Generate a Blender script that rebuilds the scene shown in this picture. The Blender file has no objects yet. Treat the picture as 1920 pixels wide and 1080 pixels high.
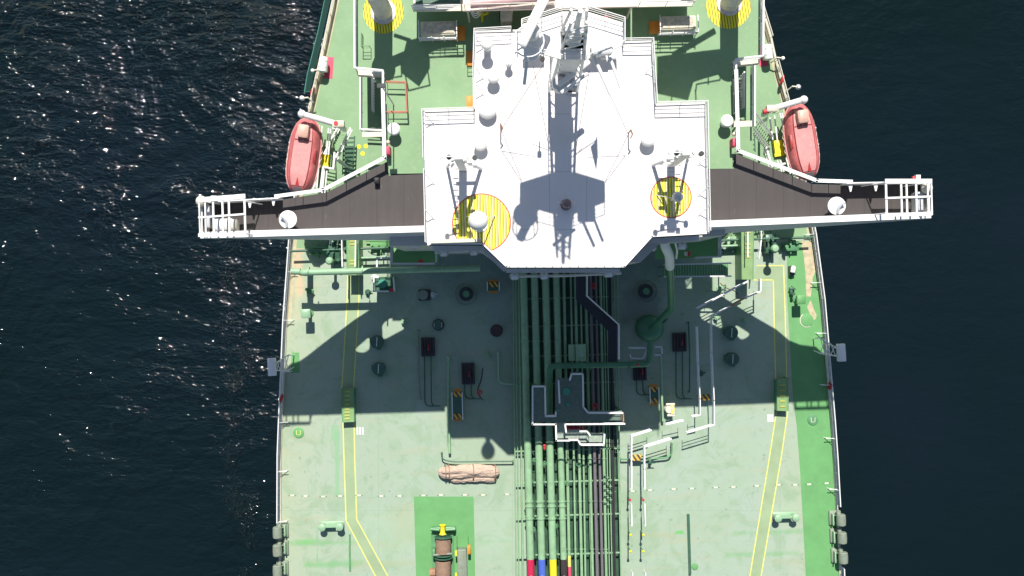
import bpy, bmesh, math, random
from math import radians, sin, cos, pi, sqrt, atan2, hypot
random.seed(7)
S = bpy.context.scene
COL = S.collection
# ------------------------------------------------------------------ camera, sky, sun, exposure
CAMH = 82.0; FPX = 1800.0
cam = bpy.data.cameras.new('camera'); cam.lens = 36 * FPX / 1920; cam.sensor_width = 36; cam.clip_end = 2000; cam.clip_start = 0.5
camo = bpy.data.objects.new('camera', cam); COL.objects.link(camo); camo.location = (0, 0, CAMH); S.camera = camo
SUN_EL = radians(53.0)
W = bpy.data.worlds.new('World'); S.world = W; W.use_nodes = True
wn = W.node_tree.nodes; wl = W.node_tree.links
sky = wn.new('ShaderNodeTexSky'); sky.sky_type = 'NISHITA'; sky.sun_disc = False
sky.sun_elevation = SUN_EL; sky.sun_rotation = 0.0; sky.air_density = 1.0; sky.dust_density = 0.6; sky.ozone_density = 1.2
wn['Background'].inputs['Strength'].default_value = 0.072
wl.new(sky.outputs[0], wn['Background'].inputs[0])
sd = bpy.data.lights.new('sun', 'SUN'); sd.energy = 5.0; sd.angle = radians(0.53); sd.color = (1.0, 0.955, 0.89)
so = bpy.data.objects.new('sun', sd); COL.objects.link(so); so.rotation_euler = (-(pi / 2 - SUN_EL), 0, 0); so.location = (0, 60, 120)
S.view_settings.view_transform = 'Standard'; S.view_settings.look = 'None'; S.view_settings.gamma = 1.0
S.view_settings.exposure = 0.40; S.view_settings.use_curve_mapping = False
S.cycles.max_bounces = 6; S.cycles.diffuse_bounces = 3; S.cycles.glossy_bounces = 3

AX = radians(1.6)                                   # the ship lies turned by this much
def P(px, py, z=0.0):                               # a point of the ship from where a survey of the photo puts it
    s = (CAMH - z) / FPX
    return ((px - 960) * s, -(py - 540) * s, z)

# ------------------------------------------------------------------ materials
MATS = {}
def nt(name):
    m = bpy.data.materials.new(name); m.use_nodes = True; MATS[name] = m
    return m, m.node_tree.nodes, m.node_tree.links, m.node_tree.nodes['Principled BSDF']
def N(n, t, **k):
    o = n.new(t)
    for a, b in k.items(): setattr(o, a, b)
    return o
def mathn(n, l, op, a, b=None, c=None, clamp=False):
    o = n.new('ShaderNodeMath'); o.operation = op; o.use_clamp = clamp
    for i, v in enumerate((a, b, c)):
        if v is None: continue
        if isinstance(v, (int, float)): o.inputs[i].default_value = v
        else: l.new(v, o.inputs[i])
    return o.outputs[0]
def mixc(n, l, fac, a, b, mode='MIX'):
    o = n.new('ShaderNodeMix'); o.data_type = 'RGBA'; o.blend_type = mode
    if isinstance(fac, (int, float)): o.inputs[0].default_value = fac
    else: l.new(fac, o.inputs[0])
    for i, v in ((6, a), (7, b)):
        if isinstance(v, tuple): o.inputs[i].default_value = (*v[:3], 1)
        else: l.new(v, o.inputs[i])
    return o.outputs[2]
def ramp(n, l, src, stops):
    r = n.new('ShaderNodeValToRGB'); e = r.color_ramp.elements
    e[0].position, e[0].color = stops[0][0], (*stops[0][1],) + (1,)
    e[1].position, e[1].color = stops[-1][0], (*stops[-1][1],) + (1,)
    for p, c in stops[1:-1]:
        x = e.new(p); x.color = (*c, 1)
    l.new(src, r.inputs[0]); return r.outputs[0]
def noise(n, l, vec, scale, detail=4, rough=.55, dist=0):
    o = n.new('ShaderNodeTexNoise'); o.inputs['Scale'].default_value = scale; o.inputs['Detail'].default_value = detail
    o.inputs['Roughness'].default_value = rough; o.inputs['Distortion'].default_value = dist
    l.new(vec, o.inputs['Vector']); return o.outputs['Fac']
def wpos(n):
    return n.new('ShaderNodeNewGeometry').outputs['Position']
def paint(name, col, rough=.55, var=.12, scale=1.3, dirt=None, dirt_amt=.25, dscale=.8, metal=0, bump=.02):
    m, n, l, b = nt(name)
    v = wpos(n)
    f = noise(n, l, v, scale, 5)
    lo = tuple(max(0, c * (1 - var)) for c in col); hi = tuple(min(1, c * (1 + var)) for c in col)
    c = ramp(n, l, f, [(.3, lo), (.7, hi)])
    if dirt:
        g = noise(n, l, v, dscale * 3, 8, .7, .6)
        g = mathn(n, l, 'MULTIPLY', mathn(n, l, 'SUBTRACT', g, .52, clamp=True), dirt_amt * 8, clamp=True)
        c = mixc(n, l, g, c, dirt)
    l.new(c, b.inputs['Base Color']); b.inputs['Roughness'].default_value = rough; b.inputs['Metallic'].default_value = metal
    if bump:
        bp = n.new('ShaderNodeBump'); bp.inputs['Strength'].default_value = .25; bp.inputs['Distance'].default_value = bump
        l.new(noise(n, l, v, 9, 3), bp.inputs['Height']); l.new(bp.outputs[0], b.inputs['Normal'])
    return m
WHITE = paint('white_paint', (.80, .79, .76), .5, .04, 2, (.55, .48, .38), .06)
CREAM = paint('cream_paint', (.66, .62, .50), .6, .08, 2, (.36, .27, .16), .2)
GREYW = paint('grey_white_paint', (.58, .58, .58), .5, .06, 2, (.35, .33, .3), .15)
PIPEG = paint('pipe_green', (.26, .425, .245), .32, .12, 1.1, (.15, .20, .10), .34, bump=.01)
DARKPIPE = paint('deep_green_pipe', (.06, .19, .10), .35, .12, 1.5)  # darker green paint of the round tank and its pipes
PALEG = paint('pale_green_metal', (.27, .44, .27), .42, .08, 2, (.16, .26, .15), .2)
DARKG = paint('dark_green_metal', (.045, .12, .075), .4, .15, 2)
TEAL = paint('teal_green', (.05, .27, .19), .45, .1)
MIDG = paint('mid_green_steel', (.10, .27, .12), .45, .14, 2, (.2, .26, .14), .25)
BRIGHTG = paint('bright_green_deck_paint', (.125, .33, .115), .6, .09, .6, (.2, .37, .17), .12)
BLACK = paint('black_rubber', (.012, .013, .015), .6, .2)
DARKST = paint('dark_steel', (.035, .04, .045), .5, .2)
MAROON = paint('maroon_grating', (.07, .035, .04), .6, .2)
RED = paint('red_paint', (.55, .035, .04), .5, .12)
PINKRED = paint('pink_red_deck_patch', (.60, .07, .13), .6, .1)
ORANGE = paint('orange_paint', (.70, .26, .03), .55, .1)
YELLOW = paint('yellow_paint', (.80, .68, .02), .5, .06)
LEMON = paint('lemon_line_paint', (.68, .65, .17), .55, .1, 6)
BLUE = paint('blue_paint', (.07, .13, .50), .4, .06)
CRIMSON = paint('crimson_paint', (.50, .02, .07), .4, .06)
UMBER = paint('umber_pipe', (.045, .035, .036), .4, .1)
PURPG = paint('purple_grey_pipe', (.17, .15, .165), .4, .08)
BOATRED = paint('faded_boat_red', (.50, .125, .125), .55, .16, 1.8, (.60, .27, .25), .35)
BOATPINK = paint('sun_bleached_boat_top', (.56, .245, .235), .6, .12, 2.0, (.64, .38, .34), .4)
BOATCREAM = paint('boat_hatch_cream', (.62, .38, .30), .5, .1, 4)
BROWNROPE = paint('brown_rope', (.29, .19, .13), .9, .3, 14, bump=.06)
TARP = paint('beige_tarpaulin', (.52, .39, .30), .85, .12, 5, (.30, .19, .13), .25, bump=.04)
RUST = paint('rusty_steel', (.38, .21, .13), .8, .3, 3)
WAYTAN = paint('tan_waterway', (.46, .42, .27), .75, .16, 1.4, (.36, .24, .13), .3)
HULLM = paint('hull_paint', (.02, .035, .035), .5, .2, .4, (.10, .05, .03), .2)
GREYBOX = paint('grey_steel_box', (.21, .25, .19), .6, .12, 3, (.16, .13, .09), .3)
NETM = paint('teal_net', (.008, .055, .042), .8, .2, 6)
GLASS = paint('window_glass', (.012, .016, .02), .08, .1)
BEIGEW = paint('superstructure_wall', (.50, .50, .48), .55, .04, 1, (.45, .35, .25), .06)
GREENDK = paint('upper_deck_green', (.205, .340, .175), .62, .10, .35, (.30, .38, .22), .4)
GRATE = paint('grey_green_platform', (.115, .165, .135), .6, .15, 3)

def deck_material():
    m, n, l, b = nt('main_deck_paint')
    v = wpos(n); sep = N(n, 'ShaderNodeSeparateXYZ'); l.new(v, sep.inputs[0]); X, Y = sep.outputs[0], sep.outputs[1]
    base = ramp(n, l, noise(n, l, v, .16, 6, .6), [(.30, (.300, .385, .265)), (.5, (.318, .400, .300)), (.72, (.330, .405, .335))])
    # plate by plate tone differences
    br = N(n, 'ShaderNodeTexVoronoi'); br.feature = 'F1'; br.distance = 'CHEBYCHEV'; br.inputs['Scale'].default_value = .12; br.inputs['Randomness'].default_value = .8
    l.new(v, br.inputs['Vector']); sp2 = N(n, 'ShaderNodeSeparateColor'); l.new(br.outputs['Color'], sp2.inputs[0])
    base = mixc(n, l, mathn(n, l, 'MULTIPLY', sp2.outputs[0], .16), base, (.30, .42, .32))
    # warm yellowish grime towards the ship's sides
    ax = mathn(n, l, 'ABSOLUTE', mathn(n, l, 'SUBTRACT', X, 3.9))
    side = mathn(n, l, 'MULTIPLY', mathn(n, l, 'SUBTRACT', ax, 17.0, clamp=False), .17, clamp=True)
    side = mathn(n, l, 'MULTIPLY', side, mathn(n, l, 'ADD', noise(n, l, v, .5, 5, .65), .15), clamp=True)
    base = mixc(n, l, mathn(n, l, 'MULTIPLY', side, .7), base, (.38, .42, .27))
    # fine mottling, darker scuffs
    sc = mathn(n, l, 'MULTIPLY', mathn(n, l, 'SUBTRACT', noise(n, l, v, 1.1, 9, .72, .8), .55, clamp=True), 8, clamp=True)
    base = mixc(n, l, mathn(n, l, 'MULTIPLY', sc, .6), base, (.20, .30, .19))
    wr = mathn(n, l, 'MULTIPLY', mathn(n, l, 'SUBTRACT', noise(n, l, v, .33, 8, .68, 1.2), .5, clamp=True), 9, clamp=True)
    base = mixc(n, l, mathn(n, l, 'MULTIPLY', wr, .6), base, (.235, .345, .21))
    mpx = N(n, 'ShaderNodeMapping'); mpx.inputs['Scale'].default_value = (.16, 1.3, 1); l.new(v, mpx.inputs[0])
    sk = mathn(n, l, 'MULTIPLY', mathn(n, l, 'SUBTRACT', noise(n, l, mpx.outputs[0], .8, 6, .65, .3), .55, clamp=True), 9, clamp=True)
    base = mixc(n, l, mathn(n, l, 'MULTIPLY', sk, .5), base, (.37, .38, .26))
    rs = mathn(n, l, 'MULTIPLY', mathn(n, l, 'SUBTRACT', noise(n, l, v, 2.3, 7, .7, .5), .645, clamp=True), 14, clamp=True)
    base = mixc(n, l, mathn(n, l, 'MULTIPLY', rs, .5), base, (.27, .20, .12))
    # small dark droppings and chips
    vo = N(n, 'ShaderNodeTexVoronoi'); vo.inputs['Scale'].default_value = .75; l.new(v, vo.inputs['Vector'])
    dd = mathn(n, l, 'LESS_THAN', mathn(n, l, 'ADD', vo.outputs['Distance'], mathn(n, l, 'MULTIPLY', noise(n, l, v, 6, 2), .12)), .15)
    big = mathn(n, l, 'GREATER_THAN', noise(n, l, v, .12, 2), .53)
    base = mixc(n, l, mathn(n, l, 'MULTIPLY', mathn(n, l, 'MULTIPLY', dd, big), .42), base, (.12, .24, .15))
    # repainted weld burns / stained bands / painted bridge shade: (px, py, half w px, half h px, colour, strength)
    def band(cx, cy, hw, hh, col, st, soft=.35, ns=.9):
        nonlocal base
        s = CAMH / FPX
        wx, wy = (cx - 960) * s, -(cy - 540) * s
        dx = mathn(n, l, 'SUBTRACT', mathn(n, l, 'ABSOLUTE', mathn(n, l, 'SUBTRACT', X, wx)), hw * s)
        dy = mathn(n, l, 'SUBTRACT', mathn(n, l, 'ABSOLUTE', mathn(n, l, 'SUBTRACT', mathn(n, l, 'SUBTRACT', Y, wy), mathn(n, l, 'MULTIPLY', mathn(n, l, 'SUBTRACT', X, wx), .028))), hh * s)
        d = mathn(n, l, 'MAXIMUM', dx, dy)
        d = mathn(n, l, 'ADD', d, mathn(n, l, 'MULTIPLY', mathn(n, l, 'SUBTRACT', noise(n, l, v, ns, 6, .7), .5), soft * 3))
        f = mathn(n, l, 'MULTIPLY', mathn(n, l, 'SUBTRACT', .0, d), 1 / soft, clamp=True)
        f = mathn(n, l, 'MULTIPLY', f, st)
        base = mixc(n, l, f, base, col)
    G1 = (.17, .37, .16); G2 = (.22, .40, .22); T1 = (.33, .36, .21)
    band(610, 1018, 68, 7, G1, .75); band(565, 1015, 30, 6, (.15, .42, .12), .6)
    band(625, 1058, 60, 9, G1, .75); band(700, 1020, 45, 8, T1, .4); band(720, 1056, 60, 9, T1, .45)
    band(595, 1018, 2, 34, G1, .7, .12, 2); band(592, 860, 1.2, 78, (.24, .36, .27), .6, .1, 2); band(808, 830, 1.5, 70, (.25, .38, .27), .55, .12, 2)
    band(632, 870, 6, 62, G2, .75, .15); band(628, 812, 9, 16, G2, .7, .15)
    band(733, 1000, 1.3, 62, (.24, .37, .25), .7, .1, 2); band(655, 934, 78, 1.3, (.22, .33, .23), .6, .1, 2)
    band(760, 985, 26, 45, T1, .35, .6); band(830, 1000, 200, 60, (.33, .45, .30), .3, 1.5)
    band(930, 1015, 36, 4, G2, .6); band(925, 1045, 34, 8, (.28, .40, .26), .5)
    band(1440, 998, 68, 6, G1, .6); band(1430, 1039, 72, 6, G1, .6); band(1240, 1004, 32, 8, T1, .5); band(1245, 1040, 40, 6, T1, .35)
    band(1274, 998, 9, 5, (.12, .42, .10), .9, .15); band(1350, 1002, 40, 4, T1, .35)
    band(560, 508, 12, 52, (.56, .40, .25), .85, .4, .7); band(557, 545, 10, 60, (.47, .44, .27), .6, .5)
    band(1514, 515, 9, 60, (.62, .44, .29), .9, .35, .8); band(1508, 470, 12, 12, (.58, .38, .25), .8, .3); band(1396, 470, 0, 0, T1, .1)
    band(1437, 470, 6, 18, (.45, .36, .22), .7, .2)
    band(1030, 500, 300, 60, (.17, .25, .205), .75, 2.6, .3)  # soft shade ahead of the bridge, painted into the deck colour
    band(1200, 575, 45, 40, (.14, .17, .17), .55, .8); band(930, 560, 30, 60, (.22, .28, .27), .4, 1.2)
    # faint plate seams
    for sc_, ax_ in ((.105, Y), (.0875, X)):
        fr = mathn(n, l, 'FRACT', mathn(n, l, 'MULTIPLY', ax_, sc_))
        ln = mathn(n, l, 'LESS_THAN', fr, .06 * sc_)
        base = mixc(n, l, mathn(n, l, 'MULTIPLY', ln, .3), base, (.2, .3, .22))
    l.new(base, b.inputs['Base Color'])
    l.new(mathn(n, l, 'ADD', mathn(n, l, 'MULTIPLY', noise(n, l, v, .8, 4), .25), .45), b.inputs['Roughness'])
    bp = N(n, 'ShaderNodeBump'); bp.inputs['Strength'].default_value = .35; bp.inputs['Distance'].default_value = .05
    l.new(mathn(n, l, 'ADD', noise(n, l, v, .5, 3), mathn(n, l, 'MULTIPLY', noise(n, l, v, 7, 3), .15)), bp.inputs['Height']); l.new(bp.outputs[0], b.inputs['Normal'])
    return m
DECK = deck_material()

def striped(name, axis_deg, period, cols, world=True):
    m, n, l, b = nt(name)
    v = wpos(n); sep = N(n, 'ShaderNodeSeparateXYZ'); l.new(v, sep.inputs[0])
    a = radians(axis_deg)
    u = mathn(n, l, 'ADD', mathn(n, l, 'MULTIPLY', sep.outputs[0], cos(a)), mathn(n, l, 'MULTIPLY', sep.outputs[1], sin(a)))
    f = mathn(n, l, 'FRACT', mathn(n, l, 'DIVIDE', u, period))
    r = n.new('ShaderNodeValToRGB'); r.color_ramp.interpolation = 'CONSTANT'; e = r.color_ramp.elements
    e[0].position = 0; e[0].color = (*cols[0][1], 1); e[1].position = cols[1][0]; e[1].color = (*cols[1][1], 1)
    for p, c in cols[2:]:
        x = e.new(p); x.color = (*c, 1)
    l.new(f, r.inputs[0])
    c = mixc(n, l, mathn(n, l, 'MULTIPLY', mathn(n, l, 'SUBTRACT', noise(n, l, v, 2.2, 8, .7), .5, clamp=True), 2.6, clamp=True), r.outputs[0], (.42, .34, .14))
    l.new(c, b.inputs['Base Color']); b.inputs['Roughness'].default_value = .6
    return m
RINGSTRIPE = striped('yellow_striped_warning_circle', 1.6, .18, [(0, (.80, .77, .01)), (.54, (.12, .045, .02)), (.76, (.78, .73, .50))])
RINGSTRIPE2 = striped('yellow_orange_striped_circle', 8, .185, [(0, (.80, .74, .02)), (.72, (.12, .07, .03))])
HAZ = striped('hazard_stripes', 35, .34, [(0, (.75, .42, .05)), (.5, (.045, .035, .03))])
HAZ2 = striped('pale_hazard_stripes', -35, .34, [(0, (.80, .62, .10)), (.5, (.5, .50, .40))])

def woodmat():
    m, n, l, b = nt('dark_brown_bridge_wing_coating')
    v = wpos(n); mp = N(n, 'ShaderNodeMapping'); mp.inputs['Scale'].default_value = (1, .12, 1); mp.inputs['Rotation'].default_value = (0, 0, -AX); l.new(v, mp.inputs[0])
    c = ramp(n, l, noise(n, l, mp.outputs[0], 2.2, 6, .65), [(.3, (.047, .039, .038)), (.7, (.060, .050, .048))])
    s = noise(n, l, mp.outputs[0], 7, 3, .5)
    c = mixc(n, l, mathn(n, l, 'MULTIPLY', mathn(n, l, 'SUBTRACT', s, .70, clamp=True), 5, clamp=True), c, (.20, .18, .15))
    w = mathn(n, l, 'MULTIPLY', mathn(n, l, 'SUBTRACT', noise(n, l, v, .45, 7, .7, .8), .5, clamp=True), 3, clamp=True)
    c = mixc(n, l, mathn(n, l, 'MULTIPLY', w, .5), c, (.082, .072, .064))
    sep = N(n, 'ShaderNodeSeparateXYZ'); l.new(v, sep.inputs[0])
    ln = mathn(n, l, 'LESS_THAN', mathn(n, l, 'FRACT', mathn(n, l, 'MULTIPLY', sep.outputs[0], .55)), .025)
    c = mixc(n, l, mathn(n, l, 'MULTIPLY', ln, .6), c, (.025, .02, .02))
    l.new(c, b.inputs['Base Color']); b.inputs['Roughness'].default_value = .62
    return m
WOOD = woodmat()

def roofmat():
    m, n, l, b = nt('white_wheelhouse_roof_coating')
    v = wpos(n)
    c = ramp(n, l, noise(n, l, v, .35, 5), [(.3, (.74, .70, .66)), (.7, (.80, .77, .75))])
    g = mathn(n, l, 'MULTIPLY', mathn(n, l, 'SUBTRACT', noise(n, l, v, 1.5, 9, .75, 1), .6, clamp=True), 2.5, clamp=True)
    c = mixc(n, l, g, c, (.60, .53, .45))
    sep = N(n, 'ShaderNodeSeparateXYZ'); l.new(v, sep.inputs[0])
    for ax_, k in ((sep.outputs[0], .42), (sep.outputs[1], .27)):
        ln = mathn(n, l, 'LESS_THAN', mathn(n, l, 'FRACT', mathn(n, l, 'MULTIPLY', ax_, k)), .045 * k)
        c = mixc(n, l, mathn(n, l, 'MULTIPLY', ln, .55), c, (.42, .38, .34))
    mp2 = N(n, 'ShaderNodeMapping'); mp2.inputs['Scale'].default_value = (1.6, .3, 1); l.new(v, mp2.inputs[0])
    st = mathn(n, l, 'MULTIPLY', mathn(n, l, 'SUBTRACT', noise(n, l, mp2.outputs[0], 1.3, 7, .7, .6), .62, clamp=True), 5, clamp=True)
    c = mixc(n, l, mathn(n, l, 'MULTIPLY', st, .6), c, (.50, .40, .30))
    l.new(c, b.inputs['Base Color']); b.inputs['Roughness'].default_value = .5
    bp = N(n, 'ShaderNodeBump'); bp.inputs['Strength'].default_value = .3; bp.inputs['Distance'].default_value = .04
    l.new(noise(n, l, v, .9, 3), bp.inputs['Height']); l.new(bp.outputs[0], b.inputs['Normal'])
    return m
ROOF = roofmat()

def watermat():
    m, n, l, b = nt('sea_water')
    v = wpos(n); sep = N(n, 'ShaderNodeSeparateXYZ'); l.new(v, sep.inputs[0]); X, Y = sep.outputs[0], sep.outputs[1]
    c = ramp(n, l, noise(n, l, v, .03, 4), [(.35, (.0030, .0095, .0105)), (.65, (.0045, .0105, .0150))])
    b.inputs['IOR'].default_value = 1.33; b.inputs['Roughness'].default_value = .045
    # windward side (left of the hull) choppy, lee side almost smooth
    wind = mathn(n, l, 'MULTIPLY', mathn(n, l, 'SUBTRACT', 8.0, X), .04, clamp=True)
    gust = ramp(n, l, noise(n, l, v, .09, 4, .6, .5), [(.35, (.42, .42, .42)), (.68, (1, 1, 1))])
    aft = mathn(n, l, 'ADD', mathn(n, l, 'MULTIPLY', Y, .011), .60)
    amp = mathn(n, l, 'MULTIPLY', mathn(n, l, 'ADD', mathn(n, l, 'MULTIPLY', wind, .78), .17), mathn(n, l, 'MULTIPLY', gust, aft))
    mp = N(n, 'ShaderNodeMapping'); mp.inputs['Rotation'].default_value = (0, 0, radians(32)); mp.inputs['Scale'].default_value = (.55, 1.25, 1); l.new(v, mp.inputs[0])
    h = mathn(n, l, 'MULTIPLY', noise(n, l, mp.outputs[0], .22, 2, .5, .4), 2.0)
    h = mathn(n, l, 'ADD', h, mathn(n, l, 'MULTIPLY', noise(n, l, mp.outputs[0], .8, 1.5, .5, .6), .95))
    h = mathn(n, l, 'ADD', h, mathn(n, l, 'MULTIPLY', noise(n, l, mp.outputs[0], 3.2, 1, .5, .4), .32))
    # disturbed strip of ripples along the hull's windward side
    d = mathn(n, l, 'ABSOLUTE', mathn(n, l, 'ADD', mathn(n, l, 'ADD', X, 27.5), mathn(n, l, 'MULTIPLY', mathn(n, l, 'SUBTRACT', noise(n, l, v, .12, 3), .5), 7)))
    st = mathn(n, l, 'MULTIPLY', mathn(n, l, 'SUBTRACT', 2.6, d), .55, clamp=True)
    st = mathn(n, l, 'MULTIPLY', st, mathn(n, l, 'MULTIPLY', mathn(n, l, 'SUBTRACT', noise(n, l, v, .35, 4, .6), .42, clamp=True), 6, clamp=True))
    h = mathn(n, l, 'ADD', mathn(n, l, 'MULTIPLY', h, amp), mathn(n, l, 'MULTIPLY', mathn(n, l, 'MULTIPLY', noise(n, l, v, 4.6, 1, .5), .30), st))
    bp = N(n, 'ShaderNodeBump'); bp.inputs['Strength'].default_value = 1; bp.inputs['Distance'].default_value = .95
    l.new(h, bp.inputs['Height']); l.new(bp.outputs[0], b.inputs['Normal'])
    l.new(c, b.inputs['Base Color'])
    return m
WATER = watermat()

# ------------------------------------------------------------------ mesh builder
class MB:
    def __init__(s): s.v = []; s.f = []
    def add(s, vs, fs):
        o = len(s.v); s.v += [tuple(x) for x in vs]; s.f += [tuple(i + o for i in f) for f in fs]; return s
    def box(s, c, d, rot=AX, bev=0):
        x, y, z = [a / 2 for a in d]; ca, sa = cos(rot), sin(rot)
        if bev and min(d) > bev * 2.2:
            vs = []; e = bev
            lay = [(-z, e), (-z + e, 0), (z - e, 0), (z, e)]
            for zz, i in lay:
                for a, b_ in ((-x + i + e, -y + i), (x - i - e, -y + i), (x - i, -y + i + e), (x - i, y - i - e), (x - i - e, y - i), (-x + i + e, y - i), (-x + i, y - i - e), (-x + i, -y + i + e)):
                    vs.append((a, b_, zz))
            fs = [tuple(range(7, -1, -1)), tuple(range(24, 32))]
            for k in range(3):
                for i in range(8):
                    j = (i + 1) % 8; fs.append((k * 8 + i, k * 8 + j, k * 8 + 8 + j, k * 8 + 8 + i))
        else:
            vs = [(a, b_, cc) for cc in (-z, z) for a, b_ in ((-x, -y), (x, -y), (x, y), (-x, y))]
            fs = [(3, 2, 1, 0), (4, 5, 6, 7), (0, 1, 5, 4), (1, 2, 6, 5), (2, 3, 7, 6), (3, 0, 4, 7)]
        return s.add([(c[0] + a * ca - b_ * sa, c[1] + a * sa + b_ * ca, c[2] + q) for a, b_, q in vs], fs)
    def prism(s, pts, z0, z1, top_only=False):
        A = sum(pts[i][0] * pts[(i + 1) % len(pts)][1] - pts[(i + 1) % len(pts)][0] * pts[i][1] for i in range(len(pts)))
        if A < 0: pts = pts[::-1]
        n = len(pts)
        if top_only: return s.add([(x, y, z1) for x, y in pts], [tuple(range(n))])
        vs = [(x, y, z0) for x, y in pts] + [(x, y, z1) for x, y in pts]
        fs = [tuple(range(n - 1, -1, -1)), tuple(range(n, 2 * n))] + [(i, (i + 1) % n, n + (i + 1) % n, n + i) for i in range(n)]
        return s.add(vs, fs)
    def tube(s, pts, r, n=8, caps=True):
        pts = [tuple(p) for p in pts]
        rs = r if isinstance(r, (list, tuple)) else [r] * len(pts)
        vs = []; prev = None
        for i, p in enumerate(pts):
            a = pts[max(i - 1, 0)]; b = pts[min(i + 1, len(pts) - 1)]
            if 0 < i < len(pts) - 1:
                t1 = norm(sub(p, a)); t2 = norm(sub(b, p)); t = norm(add3(t1, t2))
                if t == (0, 0, 0): t = t1
                k = 1 / max(.35, dot(t, t1))
            else: t = norm(sub(b, a)); k = 1
            if prev is None:
                up = (0, 0, 1) if abs(t[2]) < .9 else (1, 0, 0)
                u = norm(cross(up, t))
            else:
                u = norm(sub(prev, mul(t, dot(prev, t))))
            w = cross(t, u); prev = u
            for j in range(n):
                q = 2 * pi * j / n
                vs.append(add3(p, add3(mul(u, cos(q) * rs[i] * k), mul(w, sin(q) * rs[i] * k))))
        fs = [(i * n + j, i * n + (j + 1) % n, (i + 1) * n + (j + 1) % n, (i + 1) * n + j) for i in range(len(pts) - 1) for j in range(n)]
        if caps: fs += [tuple(range(n - 1, -1, -1)), tuple(range((len(pts) - 1) * n, len(pts) * n))]
        return s.add(vs, fs)
    def lathe(s, c, prof, n=24, axis='z', rot=0):
        vs = []; k = len(prof)
        for r, h in prof:
            for j in range(n):
                q = 2 * pi * j / n
                a, b_ = r * cos(q), r * sin(q)
                if axis == 'z': p = (a, b_, h)
                elif axis == 'x': p = (h * cos(rot) - a * sin(rot), h * sin(rot) + a * cos(rot), b_)
                else: p = (a, h, b_)
                vs.append((c[0] + p[0], c[1] + p[1], c[2] + p[2]))
        fs = [(i * n + j, i * n + (j + 1) % n, (i + 1) * n + (j + 1) % n, (i + 1) * n + j) for i in range(k - 1) for j in range(n)]
        fs += [tuple(range(n - 1, -1, -1)), tuple(range((k - 1) * n, k * n))]
        return s.add(vs, fs)
    def cyl(s, c, r, h, n=20): return s.lathe(c, [(r, 0), (r, h)], n)
    def disc(s, c, r, n=40, ry=None, rot=0):
        ry = ry or r
        return s.add([(c[0] + r * cos(2 * pi * i / n) * cos(rot) - ry * sin(2 * pi * i / n) * sin(rot), c[1] + r * cos(2 * pi * i / n) * sin(rot) + ry * sin(2 * pi * i / n) * cos(rot), c[2]) for i in range(n)], [tuple(range(n))])
    def ring(s, c, r0, r1, z, n=40, a0=0, a1=2 * pi):
        vs = []
        for i in range(n + 1):
            q = a0 + (a1 - a0) * i / n
            vs += [(c[0] + r0 * cos(q), c[1] + r0 * sin(q), z), (c[0] + r1 * cos(q), c[1] + r1 * sin(q), z)]
        return s.add(vs, [(2 * i, 2 * i + 1, 2 * i + 3, 2 * i + 2) for i in range(n)])
    def sphere(s, c, r, n=20, sz=1, z0=-1):
        k = 10; prof = []
        for i in range(k + 1):
            q = -pi / 2 + pi * i / k
            prof.append((max(r * cos(q), .001), r * sin(q) * sz))
        return s.lathe(c, prof, n)
    def strip(s, a, b, w, z=None):          # flat painted line between two points
        dx, dy = b[0] - a[0], b[1] - a[1]; L = hypot(dx, dy) or 1; nx, ny = -dy / L * w / 2, dx / L * w / 2
        z1 = a[2] if z is None else z; z2 = b[2] if z is None else z
        return s.add([(a[0] + nx, a[1] + ny, z1), (a[0] - nx, a[1] - ny, z1), (b[0] - nx, b[1] - ny, z2), (b[0] + nx, b[1] + ny, z2)], [(0, 1, 2, 3)])
    def mesh(s, name, mat, off=(0, 0, 0), smooth=True):
        me = bpy.data.meshes.new(name)
        me.from_pydata([(x - off[0], y - off[1], z - off[2]) for x, y, z in s.v], [], s.f)
        me.validate(); me.update(); me.materials.append(mat)
        bm = bmesh.new(); bm.from_mesh(me); bmesh.ops.recalc_face_normals(bm, faces=bm.faces)
        flat = [f for f in bm.faces if not any(len(e.link_faces) > 1 for e in f.edges)]
        for f in flat:
            if f.normal.z < -.5: f.normal_flip()
        bm.to_mesh(me); bm.free()
        if smooth:
            me.shade_smooth(); me.set_sharp_from_angle(angle=radians(38))
        return me
def sub(a, b): return (a[0] - b[0], a[1] - b[1], a[2] - b[2])
def add3(a, b): return (a[0] + b[0], a[1] + b[1], a[2] + b[2])
def mul(a, k): return (a[0] * k, a[1] * k, a[2] * k)
def dot(a, b): return a[0] * b[0] + a[1] * b[1] + a[2] * b[2]
def cross(a, b): return (a[1] * b[2] - a[2] * b[1], a[2] * b[0] - a[0] * b[2], a[0] * b[1] - a[1] * b[0])
def norm(a):
    L = sqrt(dot(a, a))
    return (a[0] / L, a[1] / L, a[2] / L) if L > 1e-9 else (0, 0, 0)

ORG = {}
def thing(name, label, cat, loc=(0, 0, 0), group=None):
    o = bpy.data.objects.new(name, None); COL.objects.link(o); o.location = loc; o.empty_display_size = .3
    o['label'] = label; o['category'] = cat
    if group: o['group'] = group
    ORG[o.name] = tuple(loc); return o
def part(par, name, mb, mat, local=False, label=None, kind=None, smooth=True):
    off = (0, 0, 0) if local else ORG[par.name]
    o = bpy.data.objects.new(name, mb.mesh(name, mat, off, smooth)); COL.objects.link(o); o.parent = par
    ORG[o.name] = off if not local else (0, 0, 0)
    if label: o['label'] = label
    if kind: o['kind'] = kind
    return o
def single(name, mb, mat, label, cat, loc=(0, 0, 0), group=None, local=False, smooth=True):
    o = bpy.data.objects.new(name, mb.mesh(name, mat, (0, 0, 0) if local else loc, smooth)); COL.objects.link(o); o.location = loc
    o['label'] = label; o['category'] = cat
    if group: o['group'] = group
    ORG[o.name] = (0, 0, 0) if local else tuple(loc)
    return o
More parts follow.
